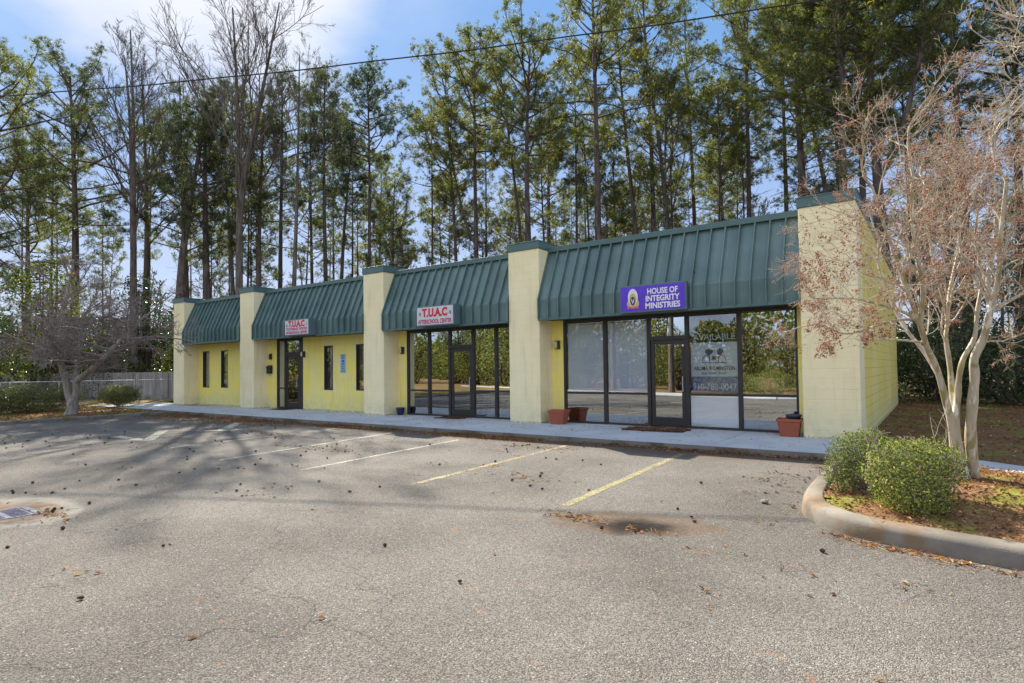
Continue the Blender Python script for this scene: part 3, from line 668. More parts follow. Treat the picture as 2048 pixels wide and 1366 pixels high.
text('lettering', 'T.U.A.C', M['red'], s2, -18.55, 3.05, -.360, .20, .96, .05)
text('lettering', 'TUTORING YOUTH', M['crimson'], s2, -18.55, 2.92, -.360, .085, 1.24, .03)
text('lettering', 'AFTERSCHOOL CENTER', M['crimson'], s2, -18.55, 2.795, -.360, .085, 1.26, .03)
figure(s2, -19.12, 3.06, -.360, 1, M['black']); figure(s2, -17.95, 3.08, -.360, 1, M['gold'])
s3 = sign('shop_sign', -6.05, -4.50, 2.75, 3.33, -.16, M['purple'], 'purple HOUSE OF INTEGRITY MINISTRIES sign with white letters and oval crest')
for i, (t_, w_) in enumerate((('HOUSE OF', .72), ('INTEGRITY', .80), ('MINISTRIES', .82))): text('lettering', t_, M['white'], s3, -5.02, 3.125-.165*i, -.171, .125, w_, .028)
def oval(mat, cx, cz, rx, rz, y, sg, top=1.0):
    mb = MB(); mb.sheet([(cx+rx*math.cos(a), y, cz+rz*math.sin(a)) for a in np.linspace(0, 2*math.pi, 24, endpoint=False)], 0); mb.build('crest', mat, sg)
oval(M['gold'], -5.74, 2.93, .155, .12, -.169, s3); oval(M['crest_white'], -5.74, 3.08, .125, .20, -.171, s3)
oval(M['gold'], -5.74, 3.03, .085, .14, -.173, s3); oval(M['crest_dark'], -5.74, 2.99, .062, .10, -.175, s3)
mb = MB(); ln(mb, [(-5.77, 3.04), (-5.74, 2.93), (-5.71, 3.04)], .016, -.177); ln(mb, [(-5.71, 3.03), (-5.73, 2.98), (-5.70, 2.97)], .012, -.1775); mb.build('crest', M['white'], s3)
mb = MB(); ln(mb, [(-5.88, 2.82), (-5.80, 2.85), (-5.74, 2.82), (-5.68, 2.85), (-5.60, 2.82)], .035, -.177); mb.build('crest', M['pink'], s3)
# accessible parking plate
ap = thing('parking_plate', (-17.225, YR, 1.37), 'narrow pale blue parking plate with wheelchair symbol between two slit windows', 'sign')
MB().box(-17.37, -17.08, YR-.012, YR-.001, 1.37, 2.05).build('plate', M['sign_blue'], ap, bevel=.004)
MB().box(-17.295, -17.155, YR-.016, YR-.0125, 1.66, 1.83).build('symbol_field', M['iso_blue'], ap)
mb = MB(); yy = YR-.018; cx = -17.23
ln(mb, [(cx-.005, 1.805), (cx-.005, 1.80)], .012, yy); ln(mb, [(cx-.005, 1.785), (cx-.005, 1.745), (cx+.025, 1.745), (cx+.035, 1.71)], .011, yy)
ln(mb, [(cx-.005+.03*math.cos(a), 1.725+.03*math.sin(a)) for a in np.linspace(2.2, 6.0, 12)], .008, yy); mb.build('symbol', M['white'], ap)
text('lettering', 'RESERVED', M['navy'], ap, -17.225, 1.965, yy, .04, .21, .0); text('lettering', 'PARKING', M['navy'], ap, -17.225, 1.885, yy, .04, .19, .0)
text('lettering', 'VAN ACCESSIBLE', M['navy'], ap, -17.225, 1.58, yy, .03, .22, .0); text('lettering', 'MAXIMUM', M['navy'], ap, -17.225, 1.50, yy, .035, .17, .0); text('lettering', 'PENALTY $250', M['navy'], ap, -17.225, 1.42, yy, .035, .22, .0)

# wall lamps and mailbox
def lamp(x, z, label):
    l = thing('wall_lamp', (x, YR, z), label, 'lamp', 'square wall lamps beside the shop doors')
    MB().box(x-.085, x+.085, YR-.035, YR-.001, z-.115, z+.115).build('back_plate', M['bronze'], l, bevel=.006)
    v = MB(); v.add([(x-.075, YR-.035, z-.10), (x+.075, YR-.035, z-.10), (x+.075, YR-.035, z+.10), (x-.075, YR-.035, z+.10), (x-.06, YR-.12, z-.055), (x+.06, YR-.12, z-.055), (x+.06, YR-.105, z+.085), (x-.06, YR-.105, z+.085)],
        [(0, 1, 5, 4), (1, 2, 6, 5), (2, 3, 7, 6), (3, 0, 4, 7), (4, 5, 6, 7)]); v.build('lens', M['lamp_lens'], l, bevel=.006)
    MB().box(x+.062, x+.09, YR-.13, YR-.036, z-.11, z+.11).build('side_shield', M['bronze'], l, bevel=.004)
lamp(-21.70, 2.05, 'square wall lamp just above the black mailbox')
lamp(-19.52, 2.09, 'square wall lamp on the right jamb of the farthest shop door')
lamp(-14.22, 2.09, 'square wall lamp above the small blue pot')
lamp(-8.30, 2.07, 'square wall lamp above the left terracotta planter')
mbx = thing('mailbox', (-21.72, YR, 1.37), 'small black wall mailbox under the lamp left of the farthest door', 'mailbox')
MB().box(-21.86, -21.58, YR-.10, YR-.001, 1.37, 1.66).build('box', M['blackmetal'], mbx, bevel=.01)
v = MB(); v.add([(-21.87, YR-.12, 1.64), (-21.57, YR-.12, 1.64), (-21.57, YR-.003, 1.71), (-21.87, YR-.003, 1.71), (-21.87, YR-.12, 1.61), (-21.57, YR-.12, 1.61)], [(0, 1, 2, 3), (4, 5, 1, 0)]); v.build('lid', M['blackmetal'], mbx)

# planters, pots, mats
def planter(x, y, rz, label, w=.22):
    t = thing('planter', (x, y, 0), label, 'planter', 'square terracotta planters by the right shopfront')
    m = MB(); c_, s_ = math.cos(rz), math.sin(rz)
    def ring(h, z, n=4):
        out = []
        for (u, v_) in ((-h, -h+.03), (-h+.03, -h), (h-.03, -h), (h, -h+.03), (h, h-.03), (h-.03, h), (-h+.03, h), (-h, h-.03)): out.append((x+u*c_-v_*s_, y+u*s_+v_*c_, z))
        return out
    prof = [(w*.76, 0), (w*.78, .02), (w*.97, .30), (w*1.06, .305), (w*1.08, .36), (w*.98, .36), (w*.95, .30), (w*.93, .24)]
    V = [p for h, z in prof for p in ring(h, z)]; q = 8
    m.add(V, [(k*q+i, k*q+(i+1) % q, (k+1)*q+(i+1) % q, (k+1)*q+i) for k in range(len(prof)-1) for i in range(q)]); m.add(ring(w*.76, 0), [tuple(range(8))])
    for z in (.08, .14, .20):  # moulded bands
        h = w*(.78+.19*(z-.02)/.28)+.003; V = ring(h, z)+ring(h+.001, z+.006); m.add(V, [(i, (i+1) % q, q+(i+1) % q, q+i) for i in range(q)])
    m.build('pot', M['terracotta'], t, bevel=.004)
    s2_ = MB(); s2_.add(ring(w*.94, .26), [tuple(range(8))]); s2_.build('soil', M['potsoil'], t); return t
planter(-8.02, .20, .12, 'terracotta planter at the foot of the pillar left of the right shopfront')
planter(-2.48, .13, .08, 'terracotta planter beside the wide end pillar, holding a dark bowl')
bw = MB(); bw.lathe((-2.42, .26, .32), [(.03, 0), (.09, .01), (.14, .07), (.165, .11), (.155, .11), (.13, .07), (.0, .04)], 20); tag(bw.build('bowl', M['grey_pot'], smooth=True, loc=(-2.42, .26, .32)), 'dark blue grey bowl set in the terracotta planter by the end pillar', 'bowl')
bp = thing('flower_pot', (-14.12, .43, 0), 'small dark blue glazed pot on the walk beside the shopfront', 'pot')
MB().lathe((-14.12, .43, 0), [(.0, 0), (.085, 0), (.10, .02), (.125, .12), (.135, .20), (.15, .215), (.15, .24), (.13, .24), (.12, .19), (.0, .18)], 24).build('body', M['blue_glaze'], bp, smooth=True)
MB().lathe((-14.12, .43, .183), [(0.001, .002), (.118, 0)], 16).build('soil', M['potsoil'], bp)
def mat_(x0, x1, y0, y1, label, seed):
    rng = random.Random(seed); pts = []
    for i in range(40):
        a = 2*math.pi*i/40; c_, s_ = math.cos(a), math.sin(a); k = 1/max(abs(c_), abs(s_))**.8
        r = k*(1+rng.uniform(-.10, .06)); pts.append(((x0+x1)/2+(x1-x0)/2*c_*r, (y0+y1)/2+(y1-y0)/2*s_*r))
    m = MB(); m.poly(pts, .002, .016); tag(m.build('door_mat', M['mat'], loc=((x0+x1)/2, (y0+y1)/2, 0)), label, 'mat', 'worn door mats')
mat_(-6.05, -4.55, -.45, .45, 'dark worn mat strewn with leaves before the right shop door', 1)
mat_(-12.3, -11.3, -.02, .52, 'dark worn mat before the middle shop door', 2)
mat_(-20.9, -19.9, .05, .56, 'dark worn mat before the farthest shop door', 3)

# drain grate
dg = thing('drain_grate', (-8.47, -11.1, ZA), 'rectangular steel drain grate in stained concrete patch on the asphalt', 'drain')
def grate():
    x0, x1 = -8.76, -8.19
    f = MB()
    for y0, y1 in ((-10.76, -10.70), (-10.80, -10.775), (-11.02, -10.965), (-11.30, -11.24), (-11.56, -11.50)): f.box(x0+.03, x1-.03, y0, y1, ZA, ZA+.006)
    f.box(x0, x0+.03, -11.56, -10.70, ZA, ZA+.007); f.box(x1-.03, x1, -11.56, -10.70, ZA, ZA+.007); f.build('frame', M['grate_frame'], dg)
    p = MB()
    for a, b in ((-10.965, -10.80), (-11.24, -11.02), (-11.50, -11.30)):
        n = int((b-a)/.026)
        for k in range(n): p.box(x0+.03, x1-.03, a+k*.026+.004, a+k*.026+.018, ZA, ZA+.005)
    p.build('bars', M['iso_grate'], dg); MB().box(x0+.03, x1-.03, -11.50, -10.80, ZA, ZA+.002).build('void_shade', M['black'], dg)  # flat black sheet paints the shade of the void below the bars
M['iso_grate'] = m_plain('grate_steel', (.10, .10, .16), .9, .4, 12, spec=.08)
grate()
# stone
def stone(x, y, r, label):
    rng = np.random.default_rng(5); m = MB(); V = []; 
    for k in range(5):
        for i in range(9):
            ph = math.pi*(k+.5)/5-math.pi/2; a = 2*math.pi*i/9; rr = r*rng.uniform(.8, 1.15)
            V.append((x+rr*math.cos(ph)*math.cos(a), y+rr*.8*math.cos(ph)*math.sin(a), ZA+r*.55+rr*.6*math.sin(ph)))
    m.add(V, [(k*9+i, k*9+(i+1) % 9, (k+1)*9+(i+1) % 9, (k+1)*9+i) for k in range(4) for i in range(9)]); m.add(V[:9], [tuple(range(9))]); m.add(V[-9:], [tuple(range(9))])
    tag(m.build('stone', M['rock'], loc=(x, y, ZA), bevel=.003), label, 'stone')
stone(-1.62, -5.95, .045, 'lone grey stone on the asphalt near the tip of the kerbed island')

# ------------------------------------------------------------------ overhead cable
cb = MB(); A = np.array((-34.83, -7.25, 13.22)); Cc = np.array((2.79, 8.40, 12.32))
t_ = np.linspace(-.6, 1.5, 60); pts = A[None]+(Cc-A)[None]*t_[:, None]; pts[:, 2] += (-.34+1.32*(t_-.5)**2)*1.7+.015*np.sin(t_*40)
cb.tube(pts, np.full(60, .023), 8)
tag(cb.build('overhead_cable', M['cable'], smooth=True, loc=tuple(A)), 'black overhead cable sagging across the sky above the building', 'cable')

# ------------------------------------------------------------------ fences
def fence():
    a = np.array((-28.7, 5.85)); b = np.array((-56.0, -5.9)); L = np.linalg.norm(b-a); d = (b-a)/L; n = np.array([-d[1], d[0]])
    t = thing('wooden_fence', (-35.15, 3.0, -.2), 'weathered grey board fence running behind the bare tree', 'fence'); rng = random.Random(4)
    m = MB(); k = 0; s = 0
    while s < L:
        w = .14; z = 1.50+rng.uniform(-.012, .012)+.02*math.sin(s*.35); o = rng.uniform(-.006, .006); p = a+d*s; q = a+d*(s+w-.008)
        P = [p+n*o, q+n*o, q+n*(o+.02), p+n*(o+.02)]; m.poly([tuple(v_) for v_ in P], -.22, z); s += w
    m.build('boards', M['fence'], t)
    r = MB()
    for z in (.1, .7, 1.3): r.poly([tuple(a+n*-.05), tuple(b+n*-.05), tuple(b+n*-.012), tuple(a+n*-.012)], z, z+.09)
    r.build('rails', M['fence'], t)
    for i in range(13):
        p = a+d*(i*2.4+.1); MB().box(p[0]-.05-n[0]*-.0, p[0]+.05, p[1]-.16, p[1]-.06, -.22, 1.45).build('post', M['fence'], t)
fence()
def chain():
    t = thing('chain_link_fence', (-34.9, -2.4, -.1), 'low galvanised chain link fence and gate in front of the board fence', 'fence')
    P = [(-36.2, -9.5), (-35.3, -4.5), (-34.91, -2.36), (-34.13, .66)]; G_ = [(-34.08, .85), (-33.6, 3.2)]
    r = MB(); r.tube([(x, y, 1.09) for x, y in P], [.022]*4, 8); r.build('top_rail', M['galv'], t)
    for (x, y) in P: MB().tube([(x, y, -.2), (x, y, 1.12)], [.03, .03], 8).build('post', M['galv'], t)
    w = MB()
    def net(a, b):
        a = np.array(a); b = np.array(b); L = np.linalg.norm(b-a); d = (b-a)/L; P0 = []; P1 = []
        for k in range(int(-1.15/.09), int(L/.09)):
            for sg in (1, -1):
                s0 = k*.09; s1 = s0+1.15
                if sg < 0: s0, s1 = s1, s0
                z0, z1 = -.1, 1.05; lo, hi = min(s0, s1), max(s0, s1)
                if lo < 0 or hi > L:
                    c0, c1 = max(lo, 0), min(hi, L)
                    if c1 <= c0: continue
                    f = lambda s: z0+(z1-z0)*(s-s0)/(s1-s0)
                    P0.append((*(a+d*c0), f(c0))); P1.append((*(a+d*c1), f(c1)))
                else: P0.append((*(a+d*s0), z0)); P1.append((*(a+d*s1), z1))
        w.segs(P0, P1, np.full(len(P0), .0022), np.full(len(P0), .0022), 3)
    for a, b in zip(P, P[1:]): net(a, b)
    net(*G_); w.build('wire_mesh', M['galv'], t)
    g_ = MB(); x0, y0 = G_[0]; x1, y1 = G_[1]; g_.tube([(x0, y0, -.05), (x0, y0, 1.1), (x1, y1, 1.1), (x1, y1, -.05), (x0, y0, -.05)], [.02]*5, 8); g_.build('gate', M['galv'], t)
chain()

# ------------------------------------------------------------------ vegetation generators
def grow(rng, starts, kids, lens, rads, ang, up, wig, minr=.002, seg=4, curl=None):
    """recursive branching; starts: (p, d, L, r, level). returns P0,P1,R0,R1,tips"""
    P0, P1, R0, R1, tips = [], [], [], [], []; st = list(starts); mx = len(kids)
    while st:
        p, d, L, r, lv = st.pop(); p = np.array(p, float); d = np.array(d, float); d /= np.linalg.norm(d)+1e-9
        n = seg+(1 if lv < 2 else 0); rr = r; end = max(r*.5, minr) if lv < mx-1 else minr
        spots = sorted(rng.uniform(.22, .97, kids[lv])) if lv < mx else []
        nxt = 0
        for k in range(n):
            d = d+rng.normal(size=3)*wig+np.array((0, 0, up[min(lv, len(up)-1)])); d /= np.linalg.norm(d)
            q = p+d*L/n; r2 = r+(end-r)*(k+1)/n; P0.append(p); P1.append(q); R0.append(rr); R1.append(r2); 
            while nxt < len(spots) and spots[nxt] <= (k+1)/n:
                f = spots[nxt]*n-k; b = p+(q-p)*f; a = rng.normal(size=3); a -= d*np.dot(a, d); a /= np.linalg.norm(a)+1e-9
                th = math.radians(ang)*rng.uniform(.6, 1.3); cd = d*math.cos(th)+a*math.sin(th)
                st.append((b, cd, lens[lv]*L*rng.uniform(.65, 1.15)*(1.15-.5*spots[nxt]), max(minr*1.2, rr*rads[lv]), lv+1)); nxt += 1
            p, rr = q, r2
        tips.append((p, d, lv))
    return np.array(P0), np.array(P1), np.array(R0), np.array(R1), tips

def pine(name, x, y, h, label, cb=.5, cr=3.2, r=.22, lean=(0, 0), seed=0, dense=1.0, mat='needles', group=None, fork=None, z0=-.2, low=.25):
    rng = np.random.default_rng(seed+11)
    t = thing(name, (x, y, z0), label, 'tree', group)
    n = 12; zz = np.linspace(0, 1, n); bend = rng.normal(size=2)*.35; ph = rng.uniform(0, 6, 2)
    pts = np.stack([x+lean[0]*zz**1.3+bend[0]*np.sin(zz*3+ph[0])*zz, y+lean[1]*zz**1.3+bend[1]*np.sin(zz*3+ph[1])*zz, z0+zz*h], 1)
    rad = r*(1.12-.92*zz); rad[0] *= 1.25
    tk = MB(); tk.tube(pts, rad, 9); stems = [(pts, rad)]
    if fork:
        f0, dx, dy = fork; i0 = f0; base = np.array([np.interp(f0, zz, pts[:, k]) for k in range(3)]); m_ = 8; u = np.linspace(0, 1, m_)
        fp = np.stack([base[0]+dx*np.sin(u*1.57), base[1]+dy*np.sin(u*1.57), base[2]+(h*.98-base[2])*u**1.35], 1); fr = np.interp(f0, zz, rad)*.8*(1-.8*u); tk.tube(fp, fr, 8); stems.append((fp, fr))
    SP0, SP1, SR0, SR1, TP, TD = [], [], [], [], [], []
    for si, (ps, rs) in enumerate(stems):
        zs = (ps[:, 2]-z0)/h; nb = int((33 if si == 0 else 21)*dense)
        for b in range(nb+16):
            if b < nb: f = cb+(.985-cb)*(b/nb)**.85
            else: f = rng.uniform(low, cb)
            if f < zs[0]: continue
            sub = b >= nb
            p = np.array([np.interp(f, zs, ps[:, k]) for k in range(3)]); az = b*2.4+rng.uniform(-.5, .5)
            g_ = (f-cb)/(1-cb) if not sub else 0
            prof = (math.sin(min(1, g_*2.0+.30)*math.pi*.5)*(1-min(g_, 1)**3.6)**.75*1.08+.1)
            L = cr*prof*rng.uniform(.45, 1.3)*(1 if not sub else .55); el = math.radians(rng.uniform(-5, 25)+42*max(0, g_)**1.6)
            d = np.array([math.cos(az)*math.cos(el), math.sin(az)*math.cos(el), math.sin(el)]); m = 5; q = p.copy(); rb = .018+.030*L/3; prev = q; path = [p.copy()]
            for k in range(m):
                d = d+rng.normal(size=3)*.13+np.array([0, 0, .07]); d /= np.linalg.norm(d); q = q+d*L/m; path.append(q.copy())
                SP0.append(path[-2]); SP1.append(q.copy()); SR0.append(rb*(1-k/m*.8)); SR1.append(rb*(1-(k+1)/m*.8))
            if sub and rng.random() < .8:
                for k in range(7):
                    u = rng.uniform(.2, 1); i = min(int(u*m), m-1); bp = path[i]+(path[i+1]-path[i])*(u*m-i); a = rng.normal(size=3)*.6+d; SP0.append(bp); SP1.append(bp+a*.4); SR0.append(.008); SR1.append(.004)
                continue
            ns = int(3+L*2.6)
            for k in range(ns):
                u = 1-.65*rng.random()**1.3; i = min(int(u*m), m-1); bp = path[i]+(path[i+1]-path[i])*(u*m-i); a = rng.normal(size=3)*np.array([1, 1, .5])+d*.8+np.array([0, 0, .35]); a /= np.linalg.norm(a)
                l = rng.uniform(.25, .85)*(1.2-.4*u); e = bp+a*l; SP0.append(bp); SP1.append(e); SR0.append(.012); SR1.append(.006)
                for w in range(rng.integers(4, 7)):
                    TP.append(bp+(e-bp)*rng.uniform(.45, 1.1)+rng.normal(size=3)*.13); TD.append(a*.6+rng.normal(size=3)*.35+np.array([0, 0, .35]))
    tk.segs(SP0, SP1, SR0, SR1, 4); tk.build('trunk', M['pine_bark'], t, smooth=True)
    TP = np.array(TP); TD = np.array(TD); TD /= np.linalg.norm(TD, axis=1, keepdims=True)+1e-9
    c = MB(); c.tufts(TP, TD, .23, .021, 20, rng); c.build('crown', M[mat], t)
    return t

def bare(name, x, y, h, label, seed, r=.25, lean=(0, 0), z0=-.2, kids=(9, 6, 5, 4), spread=.22, cb=.45, mat='grey_bark', twigmat=None, group=None, fork=None, cat='tree', minr=.0055):
    rng = np.random.default_rng(seed+77); t = thing(name, (x, y, z0), label, cat, group)
    n = 12; zz = np.linspace(0, 1, n); ph = rng.uniform(0, 6, 2)
    def stem(lx, ly, x, y, z0, h, r):
        pts = np.stack([x+lx*zz**1.4+.25*np.sin(zz*4+ph[0])*zz, y+ly*zz**1.4+.25*np.sin(zz*4+ph[1])*zz, z0+zz*h], 1); return pts, r*(1.1-.98*zz)+.01
    st = [stem(lean[0], lean[1], x, y, z0, h, r)]
    if fork:
        f0, dx, dy, hh = fork; b = [np.interp(f0, zz, st[0][0][:, k]) for k in range(3)]; st.append(stem(dx, dy, b[0], b[1], b[2], hh, r*.7))
    tk = MB(); starts = []
    for j, (pts, rad) in enumerate(st):
        tk.tube(pts, rad, 9); lo = cb if j == 0 else .12
        for k in range(kids[0]+4):
            f = lo+(.97-lo)*(k/(kids[0]+4)); p = [np.interp(f, zz, pts[:, c]) for c in range(3)]; az = k*2.4+rng.uniform(-.6, .6); el = math.radians(rng.uniform(42, 68))
            starts.append((p, (math.cos(az)*math.cos(el), math.sin(az)*math.cos(el), math.sin(el)), h*spread*(1.1-.65*(f-lo)/(1-lo))*rng.uniform(.7, 1.15), np.interp(f, zz, rad)*.42, 0))
    P0, P1, R0, R1, tips = grow(rng, starts, kids[1:], (.55, .55, .5), (.55, .55, .6), 34, (.07, .08, .06), .10, minr)
    tk.build('trunk', M[mat], t, smooth=True); c = MB(); c.segs(P0, P1, np.maximum(R0, minr), np.maximum(R1, minr*.6), 4); c.build('crown', M[twigmat or mat], t); return t

def leafmass(rng, blobs, n, size, asp=.55, depth=.35, clump=0):
    """leaf points on lumpy ellipsoids; blobs (cx,cy,cz,rx,ry,rz[,power])"""
    P, N_ = [], []; W = np.array([b[3]*b[4]+b[4]*b[5]+b[3]*b[5] for b in blobs]); W = W/W.sum()
    for b, w in zip(blobs, W):
        k = int(n*w); c = np.array(b[:3]); r = np.array(b[3:6]); pw = b[6] if len(b) > 6 else 2.0
        u = rng.normal(size=(k, 3)); u /= np.linalg.norm(u, axis=1, keepdims=True)
        f = (np.abs(u)**pw).sum(1)**(-1/pw); lump = 1+.11*np.sin(u[:, 1]*13+c[1]*9)*np.sin(u[:, 0]*11)+.13*np.sin(u[:, 0]*7+c[0])*np.sin(u[:, 1]*6+1)+.08*np.sin(u[:, 2]*9+u[:, 0]*5)
        rr = (1-depth*rng.random(k)**2.2)*f*lump*rng.uniform(.97, 1.05, k); p = c+u*r*rr[:, None]
        keep = np.ones(k, bool)
        for b2 in blobs:
            if b2 is b: continue
            q = (p-np.array(b2[:3]))/np.array(b2[3:6]); keep &= (q**2).sum(1) > .55
        nn = u/r; nn /= np.linalg.norm(nn, axis=1, keepdims=True); P.append(p[keep]); N_.append((nn+rng.normal(size=(k, 3))*.55)[keep])
    return np.concatenate(P), np.concatenate(N_)

def bush(name, blobs, n, size, mat, label, seed, stems=6, base=None, cat='shrub', group=None, stemmat='twig_brown', depth=.4, twigs=0):
    rng = np.random.default_rng(seed+5); base = base or (np.mean([b[0] for b in blobs]), np.mean([b[1] for b in blobs]), -.02)
    t = thing(name, base, label, cat, group); P, N_ = leafmass(rng, blobs, n, size, depth=depth)
    ok = P[:, 2] > base[2]+.01; P, N_ = P[ok], N_[ok]
    c = MB(); c.leaves(P, N_, size*rng.uniform(.6, 1.2, len(P)), .55, rng); c.build('foliage', M[mat], t)
    sm = MB(); P0, P1 = [], []; R0 = []
    for b in blobs:
        for k in range(stems):
            e = np.array(b[:3])+rng.normal(size=3)*np.array(b[3:6])*.45; s_ = np.array(base)+np.append(rng.normal(size=2)*.08, 0)+(np.array([b[0]-base[0], b[1]-base[1], 0])*.6); mid = (s_+e)/2+rng.normal(size=3)*.06
            P0 += [s_, mid]; P1 += [mid, e]; R0 += [size*.45, size*.3]
            for j in range(4):
                a = rng.normal(size=3); P0.append(e); P1.append(e+a/np.linalg.norm(a)*np.array(b[3:6])*.5); R0.append(size*.14)
    R0 = np.array(R0); sm.segs(P0, P1, R0, R0*.65, 5); sm.build('stems', M[stemmat], t); return t

# ------------------------------------------------------------------ right crape myrtle
def crape_right():
    rng = np.random.default_rng(21); t = thing('crape_myrtle', (.23, -4.33, .05), 'bare multi stemmed crape myrtle with smooth pale bark and rusty seeds on the island', 'tree')
    ST = {
     'D': ([(.33,-4.22,-.02),(.32,-4.26,.13),(.30,-4.35,.59),(.32,-4.40,.93),(.35,-4.46,1.28),(.35,-4.53,1.50),(.44,-4.53,1.73),(.49,-4.63,1.98),(.51,-4.62,2.07),(.57,-4.71,2.36),(.60,-4.78,2.8),(.66,-4.85,3.4)], .084, .020),
     'D2': ([(.50,-4.62,2.03),(.50,-4.39,2.4),(.59,-4.22,2.87),(.62,-4.11,3.5)], .040, .016),
     'L0': ([(.24,-4.31,-.02),(.22,-4.33,.11),(.19,-4.36,.3),(.165,-4.39,.5)], .100, .070),
     'A': ([(.20,-4.36,.05),(.145,-4.41,.45),(.12,-4.45,.78),(.09,-4.51,.93),(.01,-4.64,1.35),(-.08,-4.84,1.62),(-.14,-5.01,1.88),(-.25,-5.29,2.29),(-.32,-5.48,2.58),(-.42,-5.68,2.95),(-.5,-5.8,3.3)], .064, .014),
     'A2': ([(-.14,-5.01,1.88),(-.10,-5.19,2.25),(-.13,-5.40,2.52),(-.17,-5.62,2.95),(-.15,-5.7,3.4)], .035, .015),
     'E': ([(.01,-4.64,1.33),(-.13,-4.57,1.61),(-.27,-4.49,1.83),(-.40,-4.37,2.1),(-.55,-4.3,2.6)], .036, .014),
     'Ah': ([(-.14,-5.01,1.88),(-.26,-5.33,2.0),(-.47,-5.6,2.08),(-.70,-5.8,2.15),(-.99,-5.95,2.16)], .022, .010),
     'Ah2': ([(-.16,-5.03,1.94),(-.36,-5.26,1.93),(-.61,-5.48,1.84),(-.83,-5.56,1.79),(-1.05,-5.64,1.91)], .020, .009),
     'B': ([(.24,-4.27,.05),(.18,-4.35,.45),(.15,-4.38,.78),(.14,-4.29,1.07),(.13,-4.19,1.39),(.10,-4.10,1.76),(.12,-4.03,2.02),(.04,-3.98,2.5),(-.03,-3.93,3.01),(-.08,-3.9,3.6)], .056, .014),
     'B2': ([(.12,-4.03,2.02),(.16,-3.83,2.36),(.26,-3.6,2.9),(.3,-3.5,3.4)], .034, .015),
     'C': ([(.25,-4.33,.05),(.185,-4.39,.45),(.165,-4.42,.80),(.19,-4.38,1.04),(.21,-4.38,1.28),(.26,-4.34,1.51),(.37,-4.21,1.74),(.41,-4.13,2.07),(.46,-4.05,2.45),(.42,-3.98,2.94),(.5,-3.9,3.6)], .058, .014)}
    tk = MB(); starts = []
    for k, (p, r0, r1) in ST.items():
        q = smooth_path(p, 4); N = len(q); r = np.linspace(r0, r1, N)**1.0*.80
        if k in ('D', 'L0'): r[:3] *= (1.35, 1.18, 1.05)
        r *= 1+.06*np.sin(np.arange(N)*1.3+r0*50); tk.tube(q, r, 14)
        lo = {'D': .62, 'L0': 9, 'A': .5, 'B': .5, 'C': .55}.get(k, .25)
        nk = {'D': 9, 'A': 7, 'B': 8, 'C': 8, 'Ah': 5, 'Ah2': 5}.get(k, 6)
        if lo > 1: continue
        for j in range(nk):
            f = lo+(1-lo)*(j+.5)/nk; i = min(int(f*(N-1)), N-2); b = q[i]; d = q[i+1]-q[i]; d /= np.linalg.norm(d); a = rng.normal(size=3); a -= d*np.dot(a, d); a /= np.linalg.norm(a)
            starts.append((b, d*.75+a*.75+np.array([-.10 if k[0] in 'AE' else .12, -.02, .12]), rng.uniform(.7, 1.35)*(1 if k[0] != 'A' or k in ('A', 'A2') else .5), r[i]*.45, 0))
        starts.append((q[-1], q[-1]-q[-2], 1.0 if k not in ('Ah', 'Ah2') else .5, r1, 0))
    tk.build('trunk', M['crape_bark'], t, smooth=True)
    P0, P1, R0, R1, tips = grow(rng, starts, (6, 5, 5), (.62, .58, .50), (.50, .50, .6), 44, (.035, .03, .02), .20, .0012, 5)
    keep = (P1[:, 2] < 5.0+.5*(P1[:, 0] > .6))
    c = MB(); c.segs(P0[keep], P1[keep], R0[keep], R1[keep], 5); c.build('crown', M['twig_pale'], t)
    sp = [tp for tp in tips if tp[2] >= 2 and rng.random() < .22]; oc = np.array([(1,0,0),(0,1,0),(-1,0,0),(0,-1,0),(0,0,1),(0,0,-1)], float); F = np.array([(0,1,4),(1,2,4),(2,3,4),(3,0,4),(1,0,5),(2,1,5),(3,2,5),(0,3,5)])
    ctr = []; 
    for p, d, lv in sp:
        for k in range(rng.integers(2, 7)): ctr.append(p+rng.normal(size=3)*.009-d*rng.uniform(0, .10))
    ctr = np.array(ctr); sc = rng.uniform(.006, .011, (len(ctr), 1, 1)); V = (ctr[:, None, :]+oc[None]*sc).reshape(-1, 3); FF = (F[None]+(np.arange(len(ctr))*6)[:, None, None]).reshape(-1, 3)
    s_ = MB(); s_.add(V, FF); s_.build('seed_heads', M['seed'], t)
crape_right()
